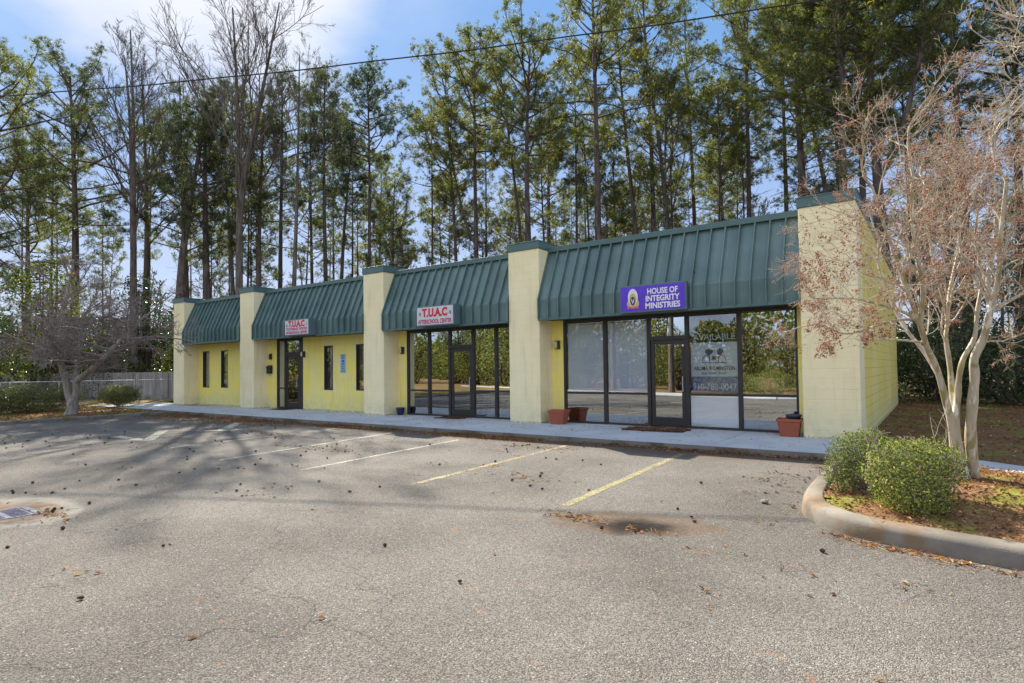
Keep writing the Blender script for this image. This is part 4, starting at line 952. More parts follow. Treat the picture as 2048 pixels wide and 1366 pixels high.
# shoots at its foot
def shoots():
    rng = np.random.default_rng(9); st = [((.05, -4.47, .0), (-.15, 0, 1), .9, .008, 0), ((.05, -4.47, .0), (.5, -.2, 1), .6, .010, 1), ((.05, -4.47, .0), (-.5, 0, .8), .6, .005, 0)]
    P0, P1, R0, R1, tips = grow(rng, st, (6, 3), (.5, .5), (.6, .6), 45, (.02, .02), .15, .0018, 5); m = MB(); m.segs(P0, P1, R0, R1, 5)
    tag(m.build('sucker_shoots', M['twig_pale'], loc=(.1, -4.45, .05)), 'thin leafless sucker shoots at the foot of the crape myrtle', 'shoots')
shoots()
def bough():
    rng = np.random.default_rng(31); t = thing('bare_branch', (2.6, -5.6, 4.4), 'pale bare branches reaching in at the upper right corner', 'branch')
    q = smooth_path([(2.9, -4.9, -.1), (2.7, -5.0, 1.6), (2.3, -5.2, 3.0), (1.9, -5.2, 3.9), (1.5, -5.1, 4.6)], 4); m = MB(); m.tube(q, np.linspace(.07, .02, len(q)), 8); m.build('stem', M['crape_bark'], t, smooth=True)
    st = []
    for j in range(16):
        i = 6+j*10//16; b = q[min(i, len(q)-1)]; st.append((b, (-.75+rng.normal()*.3, rng.normal()*.4, .35+rng.normal()*.3), rng.uniform(.9, 1.6), .016, 0))
    P0, P1, R0, R1, tips = grow(rng, st, (6, 5, 3), (.6, .55, .5), (.6, .6, .6), 40, (.02, .03), .15, .002, 5); c = MB(); c.segs(P0, P1, R0, R1, 5); c.build('twigs', M['twig_pale'], t)
bough()
# ------------------------------------------------------------------ left bare tree
def crape_left():
    rng = np.random.default_rng(44); t = thing('bare_tree', (-25.54, -4.85, -.03), 'low spreading leafless tree with grey lichened trunk beside the parking lot', 'tree')
    ST = {'T': ([(-25.56,-4.85,-.05),(-25.52,-4.84,.2),(-25.49,-4.83,.46)], .19, .18), 'TL': ([(-25.49,-4.83,.40),(-25.62,-4.91,.66),(-25.68,-4.98,1.16),(-25.44,-5.22,1.86),(-25.2,-5.31,2.46),(-25.05,-5.35,3.04),(-24.74,-5.39,3.68),(-24.6,-5.3,4.4)], .145, .045),
      'TM': ([(-25.49,-4.83,.40),(-25.36,-4.77,.76),(-25.38,-4.78,1.21)], .13, .11), 'TM2': ([(-25.38,-4.78,1.18),(-25.74,-4.63,1.62),(-26.0,-4.48,2.55),(-26.1,-4.34,3.49)], .10, .04),
      'TR': ([(-25.38,-4.78,1.18),(-24.92,-4.70,1.38),(-24.15,-4.54,1.79),(-23.4,-4.38,2.27),(-22.94,-4.31,2.55),(-22.4,-4.18,2.96)], .12, .05)}
    tk = MB(); starts = []
    for k, (p, r0, r1) in ST.items():
        q = smooth_path(p, 4); N = len(q); r = np.linspace(r0, r1, N)
        if k == 'T': r[:3] *= (1.5, 1.25, 1.1)
        tk.tube(q, r, 12)
        if k in ('T', 'TM'): continue
        lo = .38; nk = 15
        for j in range(nk):
            f = lo+(1-lo)*(j+.5)/nk; i = min(int(f*(N-1)), N-2); az = rng.uniform(0, 6.28)
            starts.append((q[i], (math.cos(az), math.sin(az), rng.uniform(.05, .6)), rng.uniform(1.4, 2.5), r[i]*.5, 0))
        starts.append((q[-1], q[-1]-q[-2], 1.8, r1, 0))
    tk.build('trunk', M['lichen_bark'], t, smooth=True)
    P0, P1, R0, R1, tips = grow(rng, starts, (6, 6, 4), (.55, .55, .5), (.5, .55, .6), 45, (.035, .03, .02), .14, .0045, 4)
    keep = P1[:, 2] < 5.7; c = MB(); c.segs(P0[keep], P1[keep], R0[keep], R1[keep], 4); c.build('crown', M['twig_brown'], t)
crape_left()

# ------------------------------------------------------------------ shrubs
bush('box_shrub', [(-.66, -5.35, .44, .28, .30, .24), (-.84, -5.15, .42, .24, .28, .22), (-.88, -5.55, .25, .20, .24, .22), (-.66, -5.0, .48, .26, .26, .20)], 11500, .027, 'box_leaf', 'rounded green box shrub nearest the walk corner of the kerbed island', 1, base=(-.6, -5.5, .03), depth=.65, stems=9)
bush('box_shrub', [(-.30, -6.22, .40, .33, .31, .30), (-.09, -5.98, .45, .30, .32, .25), (-.20, -6.46, .24, .30, .20, .24)], 15000, .027, 'box_leaf', 'largest green box shrub on the island, in front of the crape myrtle trunk', 2, base=(-.25, -6.2, .03), depth=.65, stems=9)
bush('box_shrub', [(1.05, -6.15, .30, .26, .26, .26)], 4200, .026, 'box_leaf', 'small green shrub cut by the right edge of the photo', 3, base=(1.05, -6.1, .05))
bush('privet_spray', [(.98, -4.9, 1.0, .20, .18, .16), (1.1, -5.0, .82, .14, .12, .14)], 420, .055, 'vine', 'yellow green leafy spray leaning in at the right edge', 4, base=(1.35, -4.95, .03), stems=4)
bush('clipped_hedge', [(-28.8, -5.1, .50, .85, 1.5, .46, 4.0), (-28.2, -7.2, .50, .85, 1.6, .46, 4.0)], 30000, .055, 'hedge_leaf', 'long clipped hedge left of the bare tree', 5, base=(-28.5, -6.0, -.03), cat='hedge', depth=.5)
bush('clipped_hedge', [(-29.15, -1.9, .50, .62, .72, .40, 3.0)], 11000, .05, 'hedge_leaf', 'small rounded clipped shrub between the bare tree and the building', 6, base=(-29.15, -1.9, -.03), cat='hedge', depth=.5)

# ------------------------------------------------------------------ pine woods behind
PN = [  # x, y, top z, crown base, crown radius, trunk radius, lean, seed, density, foliage, label, extra
 (-46.7, 2.0, 21.4, .42, 5.0, .30, (0, 0), 1, 1.3, 'needles_dark', 'bushy dark pine at far left with layered limbs', {}),
 (-36.7, 4.4, 18.4, .45, 3.3, .30, (0, 0), 2, 1.0, 'needles_dark', 'thick trunked pine rising just behind the first pillar', {}),
 (-36.5, 5.8, 17.5, .50, 2.9, .28, (.3, 0), 3, .9, 'needles_dark', 'pine with thick trunk over the first awning', {}),
 (-38.2, 11.8, 22.4, .52, 3.4, .20, (0, 0), 4, 1.0, 'needles_dark', 'slender pine left of the second awning sign', {}),
 (-40.5, 16.2, 22.4, .50, 2.9, .17, (0, 0), 5, 1.0, 'needles_dark', 'slim far pine behind the second awning', {}),
 (-34.6, 13.1, 22.6, .58, 2.5, .19, (0, 0), 6, 1.0, 'needles_dark', 'tall straight pine with narrow crown over the second awning', {}),
 (-35.9, 16.3, 19.6, .62, 2.4, .20, (1.4, 0), 7, .8, 'needles_dark', 'leaning pine trunk just left of the third pillar', {}),
 (-33.8, 16.1, 23.4, .58, 3.6, .18, (0, 0), 8, 1.3, 'needles_dark', 'round crowned pine standing over the third pillar', {}),
 (-38.1, 22.9, 18.4, .30, 3.6, .15, (0, 0), 9, .9, 'needles', 'small brownish pine right of the third pillar', {}),
 (-29.0, 19.5, 20.2, .52, 3.6, .19, (-1.0, 0), 10, .9, 'needles', 'curved pine leaning left over the third awning', {}),
 (-26.0, 19.2, 24.6, .48, 3.6, .21, (0, 0), 11, 1.2, 'needles', 'tallest pine over the third awning with bunched spires', {'fork': (.42, -3.2, .5)}),
 (-25.0, 21.0, 23.0, .50, 3.2, .18, (-2.2, 0), 12, 1.0, 'needles', 'pine leaning left beside the tallest one over the third awning', {}),
 (-19.6, 16.5, 20.8, .48, 4.3, .26, (0, 0), 13, 1.1, 'needles', 'wide limbed pine rising behind the fourth pillar', {}),
 (-16.3, 18.7, 25.5, .42, 4.0, .27, (0, 0), 14, 1.4, 'needles', 'stout pine with high dense crown over the start of the right awning', {}),
 (-16.8, 23.3, 25.0, .50, 3.0, .20, (-1.6, 0), 15, 1.0, 'needles', 'slim curved pine right of the stout pine', {}),
 (-16.0, 26.2, 28.5, .52, 3.6, .23, (0, 0), 16, 1.2, 'needles', 'tall pine above the middle of the right awning', {}),
 (-14.9, 31.9, 29.0, .50, 3.6, .21, (0, 0), 17, 1.1, 'needles', 'tall far pine above the purple sign', {}),
 (-9.95, 28.1, 27.5, .46, 3.8, .22, (0, 0), 18, 1.3, 'needles', 'dense pine above the right end of the purple sign', {}),
 (-6.6, 25.1, 21.5, .48, 3.2, .21, (-2.6, 0), 19, .9, 'needles', 'pine leaning left over the right end of the awning', {}),
 (-8.7, 33.8, 31.0, .46, 4.2, .22, (0, 0), 20, 1.3, 'needles', 'far pine behind the leaning pine at right', {}),
 (-4.8, 17.3, 20.6, .40, 3.6, .24, (0, 0), 21, 1.3, 'needles', 'dark pine rising beside the wide end pillar', {}),
 (-2.9, 13.9, 17.9, .46, 3.3, .22, (0, 0), 22, 1.3, 'needles', 'pine close behind the wide end pillar', {'z0': -.2}),
 (-2.8, 21.2, 21.6, .45, 3.4, .22, (0, 0), 23, 1.2, 'needles', 'second pine row trunk right of the end pillar', {}),
 (-1.6, 14.5, 18.5, .52, 3.4, .25, (0, 0), 24, 1.3, 'needles', 'forked pine with one limb bowing out to the right', {'fork': (.48, 1.9, 0)}),
 (1.4, 24.1, 22.6, .42, 4.2, .20, (0, 0), 25, 1.4, 'needles_dark', 'dark pine behind the crape myrtle crown', {}),
 (3.4, 25.2, 24.2, .40, 4.4, .24, (0, 0), 26, 1.4, 'needles_dark', 'dark pine at the upper right edge', {}),
 (-39.5, -4.4, 17.2, .36, 4.6, .28, (0, 0), 27, 1.2, 'needles', 'pine limbs entering at the upper left edge', {}),
 (-49.0, 0.2, 15.5, .30, 4.2, .22, (0, 0), 28, 1.2, 'needles_dark', 'lower dark pine at the far left edge', {}),
 (-42.5, 7.5, 19.0, .40, 4.0, .24, (0, 0), 29, 1.2, 'needles_dark', 'dense dark pine behind the tall bare trees', {}),
 (-35.0, 8.3, 17.8, .42, 3.4, .22, (0, 0), 30, 1.1, 'needles_dark', 'dark pine crown left of the second pillar', {}),
]
for (x, y, zt, cb, cr, r, lean, seed, dn, mt, label, ex) in PN:
    cb = min(.66, cb+(.13 if x > -30 else .07))
    pine('pine_tree', x-lean[0], y-lean[1], zt+.2, label, cb, cr, r, lean, seed, dn, mt, **ex)
# thinner pines deeper in the wood: copies of four small ones
protos = [pine('pine_tree', 0, 0, h_, 'x', cb_, cr_, r_, (ln_, 0), 60+i, .8, mt_, z0=0) for i, (h_, cb_, cr_, r_, ln_, mt_) in enumerate(((22, .64, 2.4, .13, .5, 'needles'), (23, .66, 2.2, .12, -.7, 'needles_dark'), (19, .58, 2.6, .12, .2, 'needles'), (17, .52, 2.4, .10, -.3, 'needles_dark')))]
rng = np.random.default_rng(8); first = [True]*4; k = 0
def px2w(px, d):  # ground bearing from the viewpoint: where each background tree stands
    u = (px-1024)/F_PX; return (d*(u*math.cos(YAW)-math.sin(YAW)), CAM[1]+d*(u*math.sin(YAW)+math.cos(YAW)))
spots = [(-52.4,9.1),(-49.6,14.8),(-47.0,20.0),(-43.6,12.9),(-45.2,24.9),(-41.0,20.2),(-38.0,29.5),(-42.1,27.8),(-35.8,26.2),(-33.1,22.0),(-31.5,30.4),(-30.2,25.1),(-27.4,30.9),(-25.2,27.2),(-23.3,24.1),(-22.1,31.7),(-21.2,27.0),(-20.3,22.8),(-19.4,30.3),(-18.4,25.9),(-17.8,34.2),(-15.0,28.6),(-13.1,21.9),(-12.6,35.0),(-11.6,26.4),(-10.8,31.3),(-12.2,29.6),(-7.2,30.0),(-5.6,35.2),(-4.7,26.2),(-2.2,31.0),(-.4,35.0),(1.0,19.7),(3.9,31.3),(5.7,22.9),(7.0,29.3),(-.8,27.3),(-55,3),(-14.2,38),(-20,38),(-27,37),(-34,36)]
g9 = np.random.default_rng(99)
for _ in range(44):
    d_ = g9.uniform(50, 84); spots.append(tuple(float(v) for v in px2w(g9.uniform(-100, 2100), d_)))
def to_px(x, y):
    dx, dy = x-CAM[0], y-CAM[1]; return 1024+F_PX*(dx*math.cos(YAW)+dy*math.sin(YAW))/(-dx*math.sin(YAW)+dy*math.cos(YAW))
ZN = [(347, 'left of the building'), (480, 'above the first awning'), (766, 'above the second awning'), (1076, 'above the third awning'), (1600, 'above the right awning'), (9999, 'right of the end pillar')]
ORD = 'first second third fourth fifth sixth seventh eighth ninth tenth eleventh twelfth thirteenth fourteenth'.split()
def place_copies(protos, spots, kinds, groups, smin, smax, hmin, hmax, z=-.2):
    items = []
    for k, (x, y) in enumerate(spots):
        i = k % len(protos); px = to_px(x, y); zn = next(n for lim, n in ZN if px < lim); items.append((i, px, zn, x, y))
    used = set()
    for i, px, zn, x, y in items:
        rank = sum(1 for a in items if a[0] == i and a[2] == zn and a[1] < px); lab = '%s %s, %s of its kind from the left' % (kinds[i], zn, ORD[min(rank, 13)])
        s_ = float(rng.uniform(smin, smax)); hs = s_*float(rng.uniform(hmin, hmax)); rz = float(rng.uniform(0, 6.28)); o = protos[i]
        if i not in used: used.add(i); o.location = (x, y, z); o.scale = (s_, s_, hs); o['label'] = lab; o['group'] = groups[i]
        else: copy_tree(o, (x, y, z), rz, (s_, s_, hs), lab)
place_copies(protos, spots, ['slender background pine', 'thin dark background pine', 'small crowned background pine', 'short slim background pine'], ['slender pines of the background wood', 'thin dark pines of the background wood', 'small crowned pines of the background wood', 'short pines of the background wood'], .9, 1.15, .85, 1.1)
# tall bare hardwoods among the pines
bare('bare_hardwood', -41.0, 3.4, 23.8, 'tall leafless hardwood at left with fine twigs against the white cloud', 1, .24, (-.8, 0), fork=(.40, -1.6, 0, 13), cb=.42)
bare('bare_hardwood', -43.9, 5.2, 22.4, 'leafless hardwood just right of the tallest left hardwood', 2, .22, (0, 0), cb=.45)
bare('bare_hardwood', -32.0, 5.2, 22.6, 'largest leafless hardwood rising over the second pillar with forked crown', 3, .24, (-.6, 0), fork=(.45, 2.8, .8, 12), cb=.48, spread=.27)
bare('bare_hardwood', -30.5, 7.5, 20.0, 'finer leafless hardwood just right of the largest one', 14, .15, (1.0, 0), cb=.5, spread=.26)
bare('bare_hardwood', -38.0, 5.0, 20.3, 'finer leafless hardwood between the second and tallest left hardwoods', 15, .15, (-.4, 0), cb=.5, spread=.26)
bare('bare_hardwood', -37.5, 8.0, 20.8, 'slender leafless hardwood between the two large ones', 4, .17, (-1.0, 0), cb=.45)
bare('bare_hardwood', -13.2, 23.4, 25.0, 'pale grey leafless hardwood leaning left above the purple sign', 5, .22, (-2.2, 0), cb=.42)
bare('bare_hardwood', .6, 16.5, 14.0, 'leafless hardwood behind the crape myrtle', 6, .14, (0, 0), cb=.30)
bare('bare_hardwood', 3.4, 15.2, 12.0, 'leafless hardwood at the right edge behind the yard', 7, .14, (0, 0), cb=.3)
# bare saplings seen through the trunks
sp = bare('bare_sapling', 0, 0, 8.5, 'x', 8, .07, (0, 0), z0=0, kids=(9, 4, 4, 3), cb=.25, spread=.32, minr=.008); sp2 = bare('bare_sapling', 0, 0, 7.2, 'x', 9, .06, (.3, 0), z0=0, kids=(9, 4, 4, 3), cb=.22, spread=.36, minr=.008)
place_copies([sp, sp2], [(-33.0, 19.0), (-30.5, 16.5), (-27.5, 17.0), (-24.5, 17.5), (-22.0, 18.6), (-19.5, 20.0), (-17.5, 20.8), (-15.2, 21.5), (-12.8, 18.8), (-11.0, 20.5), (-9.0, 19.0), (-7.2, 20.5), (-36, 22), (-39, 15), (-43, 9), (-46, 6), (-28, 22), (-21, 24), (-5.0, 21.0), (-.2, 18.2), (2.2, 17), (-9.8, 24), (-14.5, 26), (-34.5, 21), (-31.5, 20.5), (-29, 19), (-26, 20), (-23.2, 21), (-20.6, 17.6), (-18.6, 18.4), (-16.4, 19.4), (-14.2, 17.6), (-12, 22.5), (-10, 17.8), (-8.2, 22), (-6.3, 17.8), (-4.4, 19), (-3, 23), (-37.5, 13), (-40.5, 11), (-25.2, 24)], ['leafless twiggy sapling', 'leafless crooked sapling'], ['twiggy bare saplings in the wood', 'crooked bare saplings in the wood'], .85, 1.35, .9, 1.1)

# broadleaf evergreens
def evergreen(x, y, h, r, label, seed, mat='evergreen', n=9000, size=.17, name='evergreen_tree', group=None, z0=-.2):
    g_ = np.random.default_rng(seed+500); bl = []
    for k in range(11):
        f = g_.uniform(.12, .95); rr = r*(1.05-.55*f)*g_.uniform(.5, .8); a = g_.uniform(0, 6.28); bl.append((x+r*.5*(1.1-f)*math.cos(a), y+r*.5*(1.1-f)*math.sin(a), z0+h*f, rr, rr, rr*g_.uniform(.6, .9)))
    return bush(name, bl, n, size, mat, label, seed, 2, (x, y, z0), 'tree', group, 'pine_bark', .6)
for i, (x, y, h, r, n, mt, lb) in enumerate([
   (-43.2, -.6, 11.5, 3.0, 11000, 'vine', 'vine covered evergreen with bright yellow green leaves at left'),
   (-40.5, 1.8, 4.6, 2.4, 7000, 'evergreen', 'low dark evergreen behind the board fence at the left edge'),
   (-43.6, -4.4, 6.5, 3.0, 9000, 'evergreen', 'dark evergreen at the far left edge above the fence'),
   (-38.2, 6.0, 6.0, 2.2, 7000, 'vine', 'green leafed tree above the board fence right of the bare tree'),
   (-34.2, 9.0, 6.4, 2.1, 6500, 'evergreen', 'dark evergreen filling the gap left of the first pillar'),
   (-42.5, 4.5, 8.5, 2.6, 8000, 'evergreen', 'evergreen with mixed green leaves behind the spreading bare tree'),
   (-20.3, 15.6, 8.6, 1.9, 6000, 'evergreen', 'glossy evergreen peeking over the roof behind the fourth pillar'),
   (-9.9, 17.0, 7.6, 1.8, 5000, 'hedge_leaf', 'brownish evergreen peeking over the right awning')]):
    evergreen(x, y, h, r, lb, i, mt, n)
for i, (x, y, h, r) in enumerate([(-2.4, 17.5, 4.6, 2.2), (.4, 16.0, 4.8, 2.3), (2.8, 14.6, 5.2, 2.4), (5.4, 13.2, 5.4, 2.5), (8.0, 11.6, 5.6, 2.5), (1.2, 20.5, 6.5, 2.8), (5.5, 18.5, 7.0, 3.0)]):
    evergreen(x, y, h, r, ['dark evergreen at the back corner of the side wall', 'dark evergreen behind the yard, left of the crape myrtle trunks', 'dark evergreen behind the crape myrtle trunks', 'dark evergreen right of the crape myrtle trunks', 'dark evergreen just past the right edge', 'taller dark evergreen behind the left yard evergreens', 'taller dark evergreen behind the right yard evergreens'][i], 20+i, 'evergreen', 9000, .14)
sc_ = evergreen(0, 0, 5.2, 2.3, 'x', 77, 'evergreen', 7000, .17, 'evergreen_shrub', z0=0)
place_copies([sc_], [(-46.5, 4.5), (-49.5, -1.5), (-52.5, -4.2), (-44.8, 1.6), (-40.5, 6.8), (-38.0, 9.0), (-36.0, 11.5), (-47.5, 8.5), (-33.0, 13.0), (-54, 2.5), (-58, -3)], ['dark screening evergreen'], ['dark evergreens screening the wood edge'], .75, 1.25, .8, 1.1)
def far_wood():
    g_ = np.random.default_rng(71); n = 60000; px = g_.uniform(-300, 2350, n); d = g_.uniform(70, 110, n); u = (px-1024)/F_PX; x = d*(u*math.cos(YAW)-math.sin(YAW)); y = CAM[1]+d*(u*math.sin(YAW)+math.cos(YAW)); top = 6.5+2.5*np.sin(px*.021)+1.6*np.sin(px*.057+1)+1.2*np.sin(px*.11)
    P = np.stack([x, y, -.2+top*g_.random(n)**.8], 1); m = MB(); m.leaves(P, g_.normal(size=P.shape), g_.uniform(.45, 1.0, n), .6, g_); tag(m.build('far_wood', M['evergreen']), 'distant dark woodland closing the view low behind the trunks', 'woodland', kind='stuff')
far_wood()
def far_wood_south():
    g_ = np.random.default_rng(72); n = 26000; x = g_.uniform(-150, 30, n); y = g_.uniform(-66, -60, n); top = 8+3*np.sin(x*.3)+2*np.sin(x*.71)
    P = np.stack([x, y, -.2+top*g_.random(n)**.8], 1); m = MB(); m.leaves(P, g_.normal(size=P.shape), g_.uniform(.5, 1.1, n), .6, g_); tag(m.build('far_wood', M['ref_leaf']), 'woodland across the street, mirrored in the farther shop glass', 'woodland', kind='stuff')
far_wood_south()
# what stands across the lot, seen in the shop glass
ep = evergreen(0, 0, 7.5, 3.2, 'x', 40, 'ref_leaf', 9000, .22, 'roadside_tree', z0=0); rg = np.random.default_rng(4)
for i, (x, y) in enumerate([(-40, -32), (-35.5, -29.5), (-30.5, -28), (-26, -27), (-21.5, -25), (-17.5, -23.5), (-13, -22), (-9, -21.5), (-5, -24), (-28, -34), (-18, -31), (-8, -29), (-38, -39), (-46, -31), (-51, -35), (-57, -36), (-63, -41), (-70, -44), (-46, -42), (-58, -50), (-78, -52), (-40, -46), (-66, -56)]):
    s_ = float(rg.uniform(.75, 1.25))*(.58 if x > -22 and y > -30 else 1); loc = (x, y, -.05)
    if i == 0: ep.location = loc; ep['label'] = 'green and rust leafed tree across the lot, mirrored in the shop glass'; ep['group'] = 'trees mirrored in the shop glass'
    else: copy_tree(ep, loc, float(rg.uniform(0, 6.28)), (s_, s_, s_*float(rg.uniform(.55, 1.15))))
for i, (x, y) in enumerate([(-6.4, -16.4), (-8.6, -17.0), (-20.5, -21.3), (-24.0, -23.0)]):
    bush('roadside_hedge', [(x, y, .5, 1.3, .9, .62, 2.6)], 5000, .06, 'box_leaf', ['rounded hedge mirrored in the rightmost pane', 'second rounded hedge mirrored in the rightmost pane', 'dark hedge mirrored in the middle shopfront', 'dark hedge mirrored in the middle shopfront, the farther one'][i], 50+i, base=(x, y, -.03), cat='hedge')
for i, (x, y, h) in enumerate([(-12.4, -18.6, 14), (-24.5, -24.6, 15), (-17.0, -20.5, 12)]):
    bare('roadside_tree', x, y, h, ['bare tree mirrored in the right shopfront', 'bare tree mirrored in the middle shopfront', 'slim bare tree mirrored in the shop glass'][i], 30+i, .17, (.5, 0), z0=-.03, cb=.3, kids=(9, 4, 4, 3))

# low brush on the forest floor
def brush():
    g_ = np.random.default_rng(70); m = MB(); n = 60000; x = g_.uniform(-60, 14, n); y = g_.uniform(13.5, 40, n); left = (x < -29); y = np.where(left, g_.uniform(4, 34, n)+np.maximum(0, (x+35)*.0), y)
    ok = ~((x < -29) & (y < (x+28.7)*.43+7.5)); x, y = x[ok], y[ok]; z = -.2+g_.random(len(x))**1.6*(2.6+1.8*np.sin(x*.7)*np.sin(y*.5))
    P = np.stack([x, y, np.maximum(z, -.18)], 1); m.leaves(P, g_.normal(size=P.shape), g_.uniform(.10, .28, len(P)), .5, g_); tag(m.build('undergrowth', M['hedge_leaf']), 'low brushy undergrowth on the floor of the pine wood', 'undergrowth', kind='stuff')
brush()

roof_litter()
# ------------------------------------------------------------------ fallen leaves
def litter(name, P, size, label, lo=.45, flat=.35, seed=1, mat='litter', needles=0):
    g_ = np.random.default_rng(seed); P = np.asarray(P); N_ = np.stack([g_.normal(size=len(P))*flat, g_.normal(size=len(P))*flat, np.ones(len(P))], 1); m = MB(); m.leaves(P, N_, size*g_.uniform(.5, 1.25, len(P)), lo, g_)
    if needles:
        k = g_.integers(0, len(P), needles); a = g_.uniform(0, 6.28, needles); L = g_.uniform(.06, .13, needles)[:, None]; d = np.stack([np.cos(a), np.sin(a), g_.normal(size=needles)*.08], 1); p = P[k]+g_.normal(size=(needles, 3))*np.array([.12, .12, .002]); p[:, 2] = P[k][:, 2]+.003
        m.segs(p, p+d*L, np.full(needles, .0012), np.full(needles, .0012), 3)
    tag(m.build(name, M[mat]), label, 'leaves', kind='stuff')
g_ = np.random.default_rng(12)
def gutter():
    n = 26000; x = g_.uniform(-25, -1.35, n); dens = np.clip(.55+.45*np.sin(x*1.3)+.3*np.sin(x*3.1), .1, 1)*np.where(x < -6, 1, .45); ok = g_.random(n) < dens; x = x[ok]
    off = np.abs(g_.normal(size=len(x)))*np.where(x < -6, .20, .11); wide = (x < -15); off = off*np.where(wide, 2.2, 1); y = -2.225-off; z = ZA+.006+.05*np.exp(-off/.09)*g_.random(len(x)); P = np.stack([x, y, z], 1)
    litter('gutter_leaves', P, .05, 'brown dead leaves and needles drifted along the foot of the walk', seed=2, needles=3500, flat=.5)
gutter()
def lot_leaves():
    P = []
    for _ in range(46): 
        cx, cy = g_.uniform(-20, 0), g_.uniform(-12, -3); k = g_.integers(2, 9); P += [(cx+g_.normal()*.12, cy+g_.normal()*.08, ZA+.006) for _ in range(k)]
    for _ in range(150): P.append((g_.uniform(-22, 0), g_.uniform(-12.3, -3), ZA+.006))
    for cx, cy, k, sx, sy in ((-13.2, -4.6, 40, .5, .2), (-9.9, -5.6, 70, .6, .25), (-6.6, -3.3, 60, .5, .15), (-18.4, -3.6, 160, 1.2, .3), (-22, -3.2, 260, 1.0, .35), (-16.6, -3.4, 120, .9, .25), (-8.0, -10.7, 40, .22, .1), (-4.7, -6.1, 30, .3, .15), (-1.7, -4.6, 60, .25, .6), (-2.3, -7.75, 25, .18, .05)): P += [(cx+g_.normal()*sx, min(cy+g_.normal()*sy, -2.25), ZA+.006) for _ in range(k)]
    for _ in range(60): P.append((-3.0+g_.normal()*.22, -7.66+g_.normal()*.07, ZA+.008))
    for _ in range(260): s_ = g_.uniform(0, 1); q = ISL[3:][int(s_*8.99)]; q2 = ISL[3:][min(int(s_*8.99)+1, 9)]; f = g_.random(); P.append((q[0]+(q2[0]-q[0])*f-.05+g_.normal()*.04, q[1]+(q2[1]-q[1])*f-.07-abs(g_.normal())*.05, ZA+.008))
    P = [p for p in P if not (p[0] > -1.3 and p[1] > -6.9)]
    litter('scattered_leaves', P, .055, 'few dead leaves and pine needles scattered on the parking lot', seed=3, needles=2600)
lot_leaves()
def walk_leaves():
    P = []
    for cx, cy, k, sx, sy in ((-5.3, 0, 260, .55, .30), (-11.6, .15, 120, .45, .22), (-2.6, .45, 60, .3, .08), (-20.4, .2, 90, .4, .2), (-26.0, -.1, 160, .9, .15), (-17, .3, 20, .3, .1), (-12, -.5, 40, .8, .3)):
        P += [(cx+g_.normal()*sx, min(cy+g_.normal()*sy, .6), .020 if k > 100 else .006) for _ in range(k)]
    for _ in range(420): P.append((g_.uniform(-28, -1.5), g_.uniform(-2.1, .5), .005))
    litter('walk_leaves', P, .04, 'dead leaves lying on the concrete walk by the doors', seed=4, needles=1400)
walk_leaves()
def bed_leaves():
    P = []
    while len(P) < 5200:
        x, y = g_.uniform(-1.2, 3.6), g_.uniform(-7.7, -2.9)
        if isl_inside(x, y): P.append((x, y, isl_h(x, y)+.008+.02*g_.random()))
    litter('bed_leaves', P, .05, 'thick brown leaf litter covering the kerbed island bed', seed=5, flat=.6, needles=1800)
    P = [(g_.uniform(-34, -23.9), g_.uniform(-12, -2.3), -.02+.03*g_.random()) for _ in range(7000)]
    P = [p for p in P if True]
    litter('bed_leaves', P, .08, 'russet leaf litter under the clipped hedges and bare tree at left', seed=6, flat=.6)
    P = []
    while len(P) < 6500:
        x, y = g_.uniform(-1.1, 9), g_.uniform(-2, 15)
        if y > -.6-(x+1.18)*.72+.1: P.append((x, y, -.035+.015*g_.random()))
    litter('yard_leaves', P, .07, 'brown fallen leaves across the shaded side yard', seed=7, flat=.5)
bed_leaves()

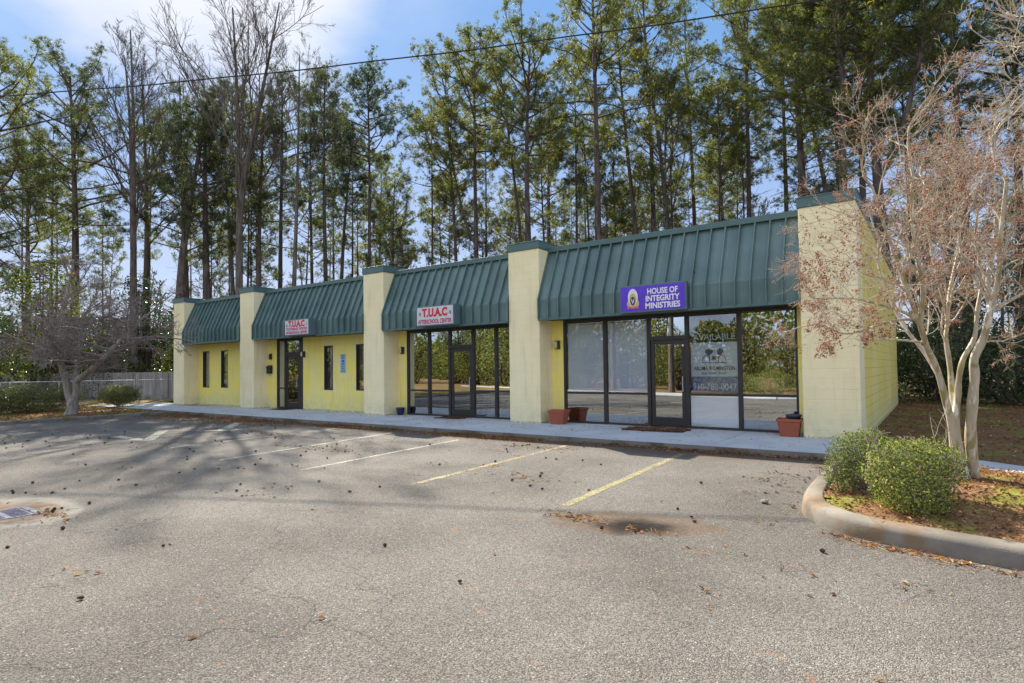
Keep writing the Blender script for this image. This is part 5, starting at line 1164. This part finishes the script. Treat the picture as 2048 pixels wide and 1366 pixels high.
# ------------------------------------------------------------------ pine cones on the asphalt
CONES = [(-17.91,-8.67),(-17.07,-8.84),(-15.98,-9.09),(-16.91,-8.71),(-16.53,-8.66),(-15.95,-8.82),(-17.23,-8.39),(-17.23,-8.35),(-20.15,-7.33),(-16.62,-8.22),(-15.63,-8.44),(-18.47,-7.54),(-13.56,-8.68),(-11.8,-9.07),(-16.81,-7.33),(-17.39,-7.07),(-16.36,-7.23),(-15.09,-7.59),(-18.25,-6.43),(-19.44,-5.98),(-16.1,-7.13),(-17.44,-6.27),(-16.81,-6.52),(-14.68,-7.21),(-10.14,-9.71),(-10.52,-10.15),(-9.61,-10.05),(-9.43,-10.25),(-9.74,-10.44),(-10.05,-10.5),(-9.86,-10.54),(-8.25,-10.24),(-8.24,-10.51),(-8.13,-10.63),(-8.25,-10.58),(-9.71,-9.37),(-9.05,-9.4),(-17.48,-4.91),(-16.59,-4.8),(-16.85,-4.24),(-16.48,-4.31),(-12.33,-7.09),(-11.88,-7.22),(-11.3,-7.63),(-10.9,-7.82),(-9.72,-8.28),(-9.55,-8.59),(-9.41,-8.05),(-9.17,-7.86),(-7.83,-8.59),(-7.44,-8.87),(-9.27,-7.51),(-9.79,-7.09),(-10.8,-6.58),(-15.82,-3.39),(-14.79,-3.6),(-13.37,-4.45),(-12.56,-5.03),(-13.36,-4.62),(-12.93,-5.24),(-14.35,-4.55),(-14.11,-4.82),(-14.88,-4.84),(-13.33,-6.03),(-12.97,-6.08),(-11.16,-4.46),(-10.31,-5.04),(-10.23,-5.35),(-10.02,-5.61),(-9.96,-5.83),(-9.88,-6.09),(-9.5,-6.48),(-8.51,-7.23),(-7.07,-7.87),(-7.96,-7.12),(-5.67,-10.55),(-7.15,-10.84),(-6.82,-11.36),(-7.1,-3.12),(-6.78,-3.29),(-6.78,-3.11),(-6.74,-3.09),(-6.37,-3.32),(-6.75,-3.86),(-5.52,-4.39),(-5.29,-4.42),(-4.86,-4.3),(-4.4,-4.53),(-4.77,-5.69),(-4.67,-5.89),(-4.82,-6.38),(-4.4,-6.56),(-4.15,-6.65),(-3.62,-6.39),(-2.58,-5.2),(-5.45,-2.67),(-5.63,-2.84),(-2.33,-6.76),(-2.09,-7.03),(-2.0,-7.18),(-0.81,-7.56),(-2.34,-7.85),(-2.66,-7.92),(-2.86,-9.76),(-4.83,-11.46),(-4.0,-9.45),(-6.13,-8.1),(-6.05,-7.67),(-8.56,-4.07),(-9.2,-5.72),(-8.8,-6.42),(-6.63,-5.87),(-6.01,-5.19),(-6.53,-4.13)]
def cones():
    g_ = np.random.default_rng(6); m = MB(); P, N_ = [], []; prof = [(.014, .0), (.024, .012), (.028, .026), (.025, .042), (.016, .056), (.003, .068)]
    m.lathe((0, 0, 0), [(r*.72, z) for r, z in prof], 8); V = []
    for k in range(64):
        f = k/63; z = .002+.062*f; r = np.interp(z, [p[1] for p in prof], [p[0] for p in prof]); a = k*2.4; c_, s_ = math.cos(a), math.sin(a); w = .0065*(1.15-f*.6); o = r*1.12
        t1 = np.array([-s_, c_, 0])*w; b = np.array([c_*r*.65, s_*r*.65, z]); e = np.array([c_*o, s_*o, z+.006-.004*f]); V += [b-t1*.6, b+t1*.6, e+t1, e-t1, e+np.array([c_*.003, s_*.003, -.004])]
    V = np.array(V); F4 = [(5*i, 5*i+1, 5*i+2, 5*i+3) for i in range(64)]; m.add(V, F4); m.add(V, [(5*i+3, 5*i+2, 5*i+4) for i in range(64)])
    me = m.mesh('pine_cone', M['cone'])
    for i, (x, y) in enumerate(CONES):
        o = bpy.data.objects.new('pine_cone', me); COL.objects.link(o); s_ = float(g_.uniform(.75, 1.15)); az = float(g_.uniform(0, 6.28)); s_ *= .56; o.scale = (s_, s_*float(g_.uniform(.75, 1.05)), s_*float(g_.uniform(.8, 1.5)))
        d = Vector((math.cos(az), math.sin(az), .08)); o.rotation_euler = d.to_track_quat('Z', 'Y').to_euler(); o.location = (x-d.x*.034*s_, y-d.y*.034*s_, ZA+.026*s_)
        if (x, y) == CONES[-15] or False: pass
        tag(o, 'small dark brown pine cone lying on the grey asphalt', 'pine cone', 'pine cones scattered over the parking lot')
cones()
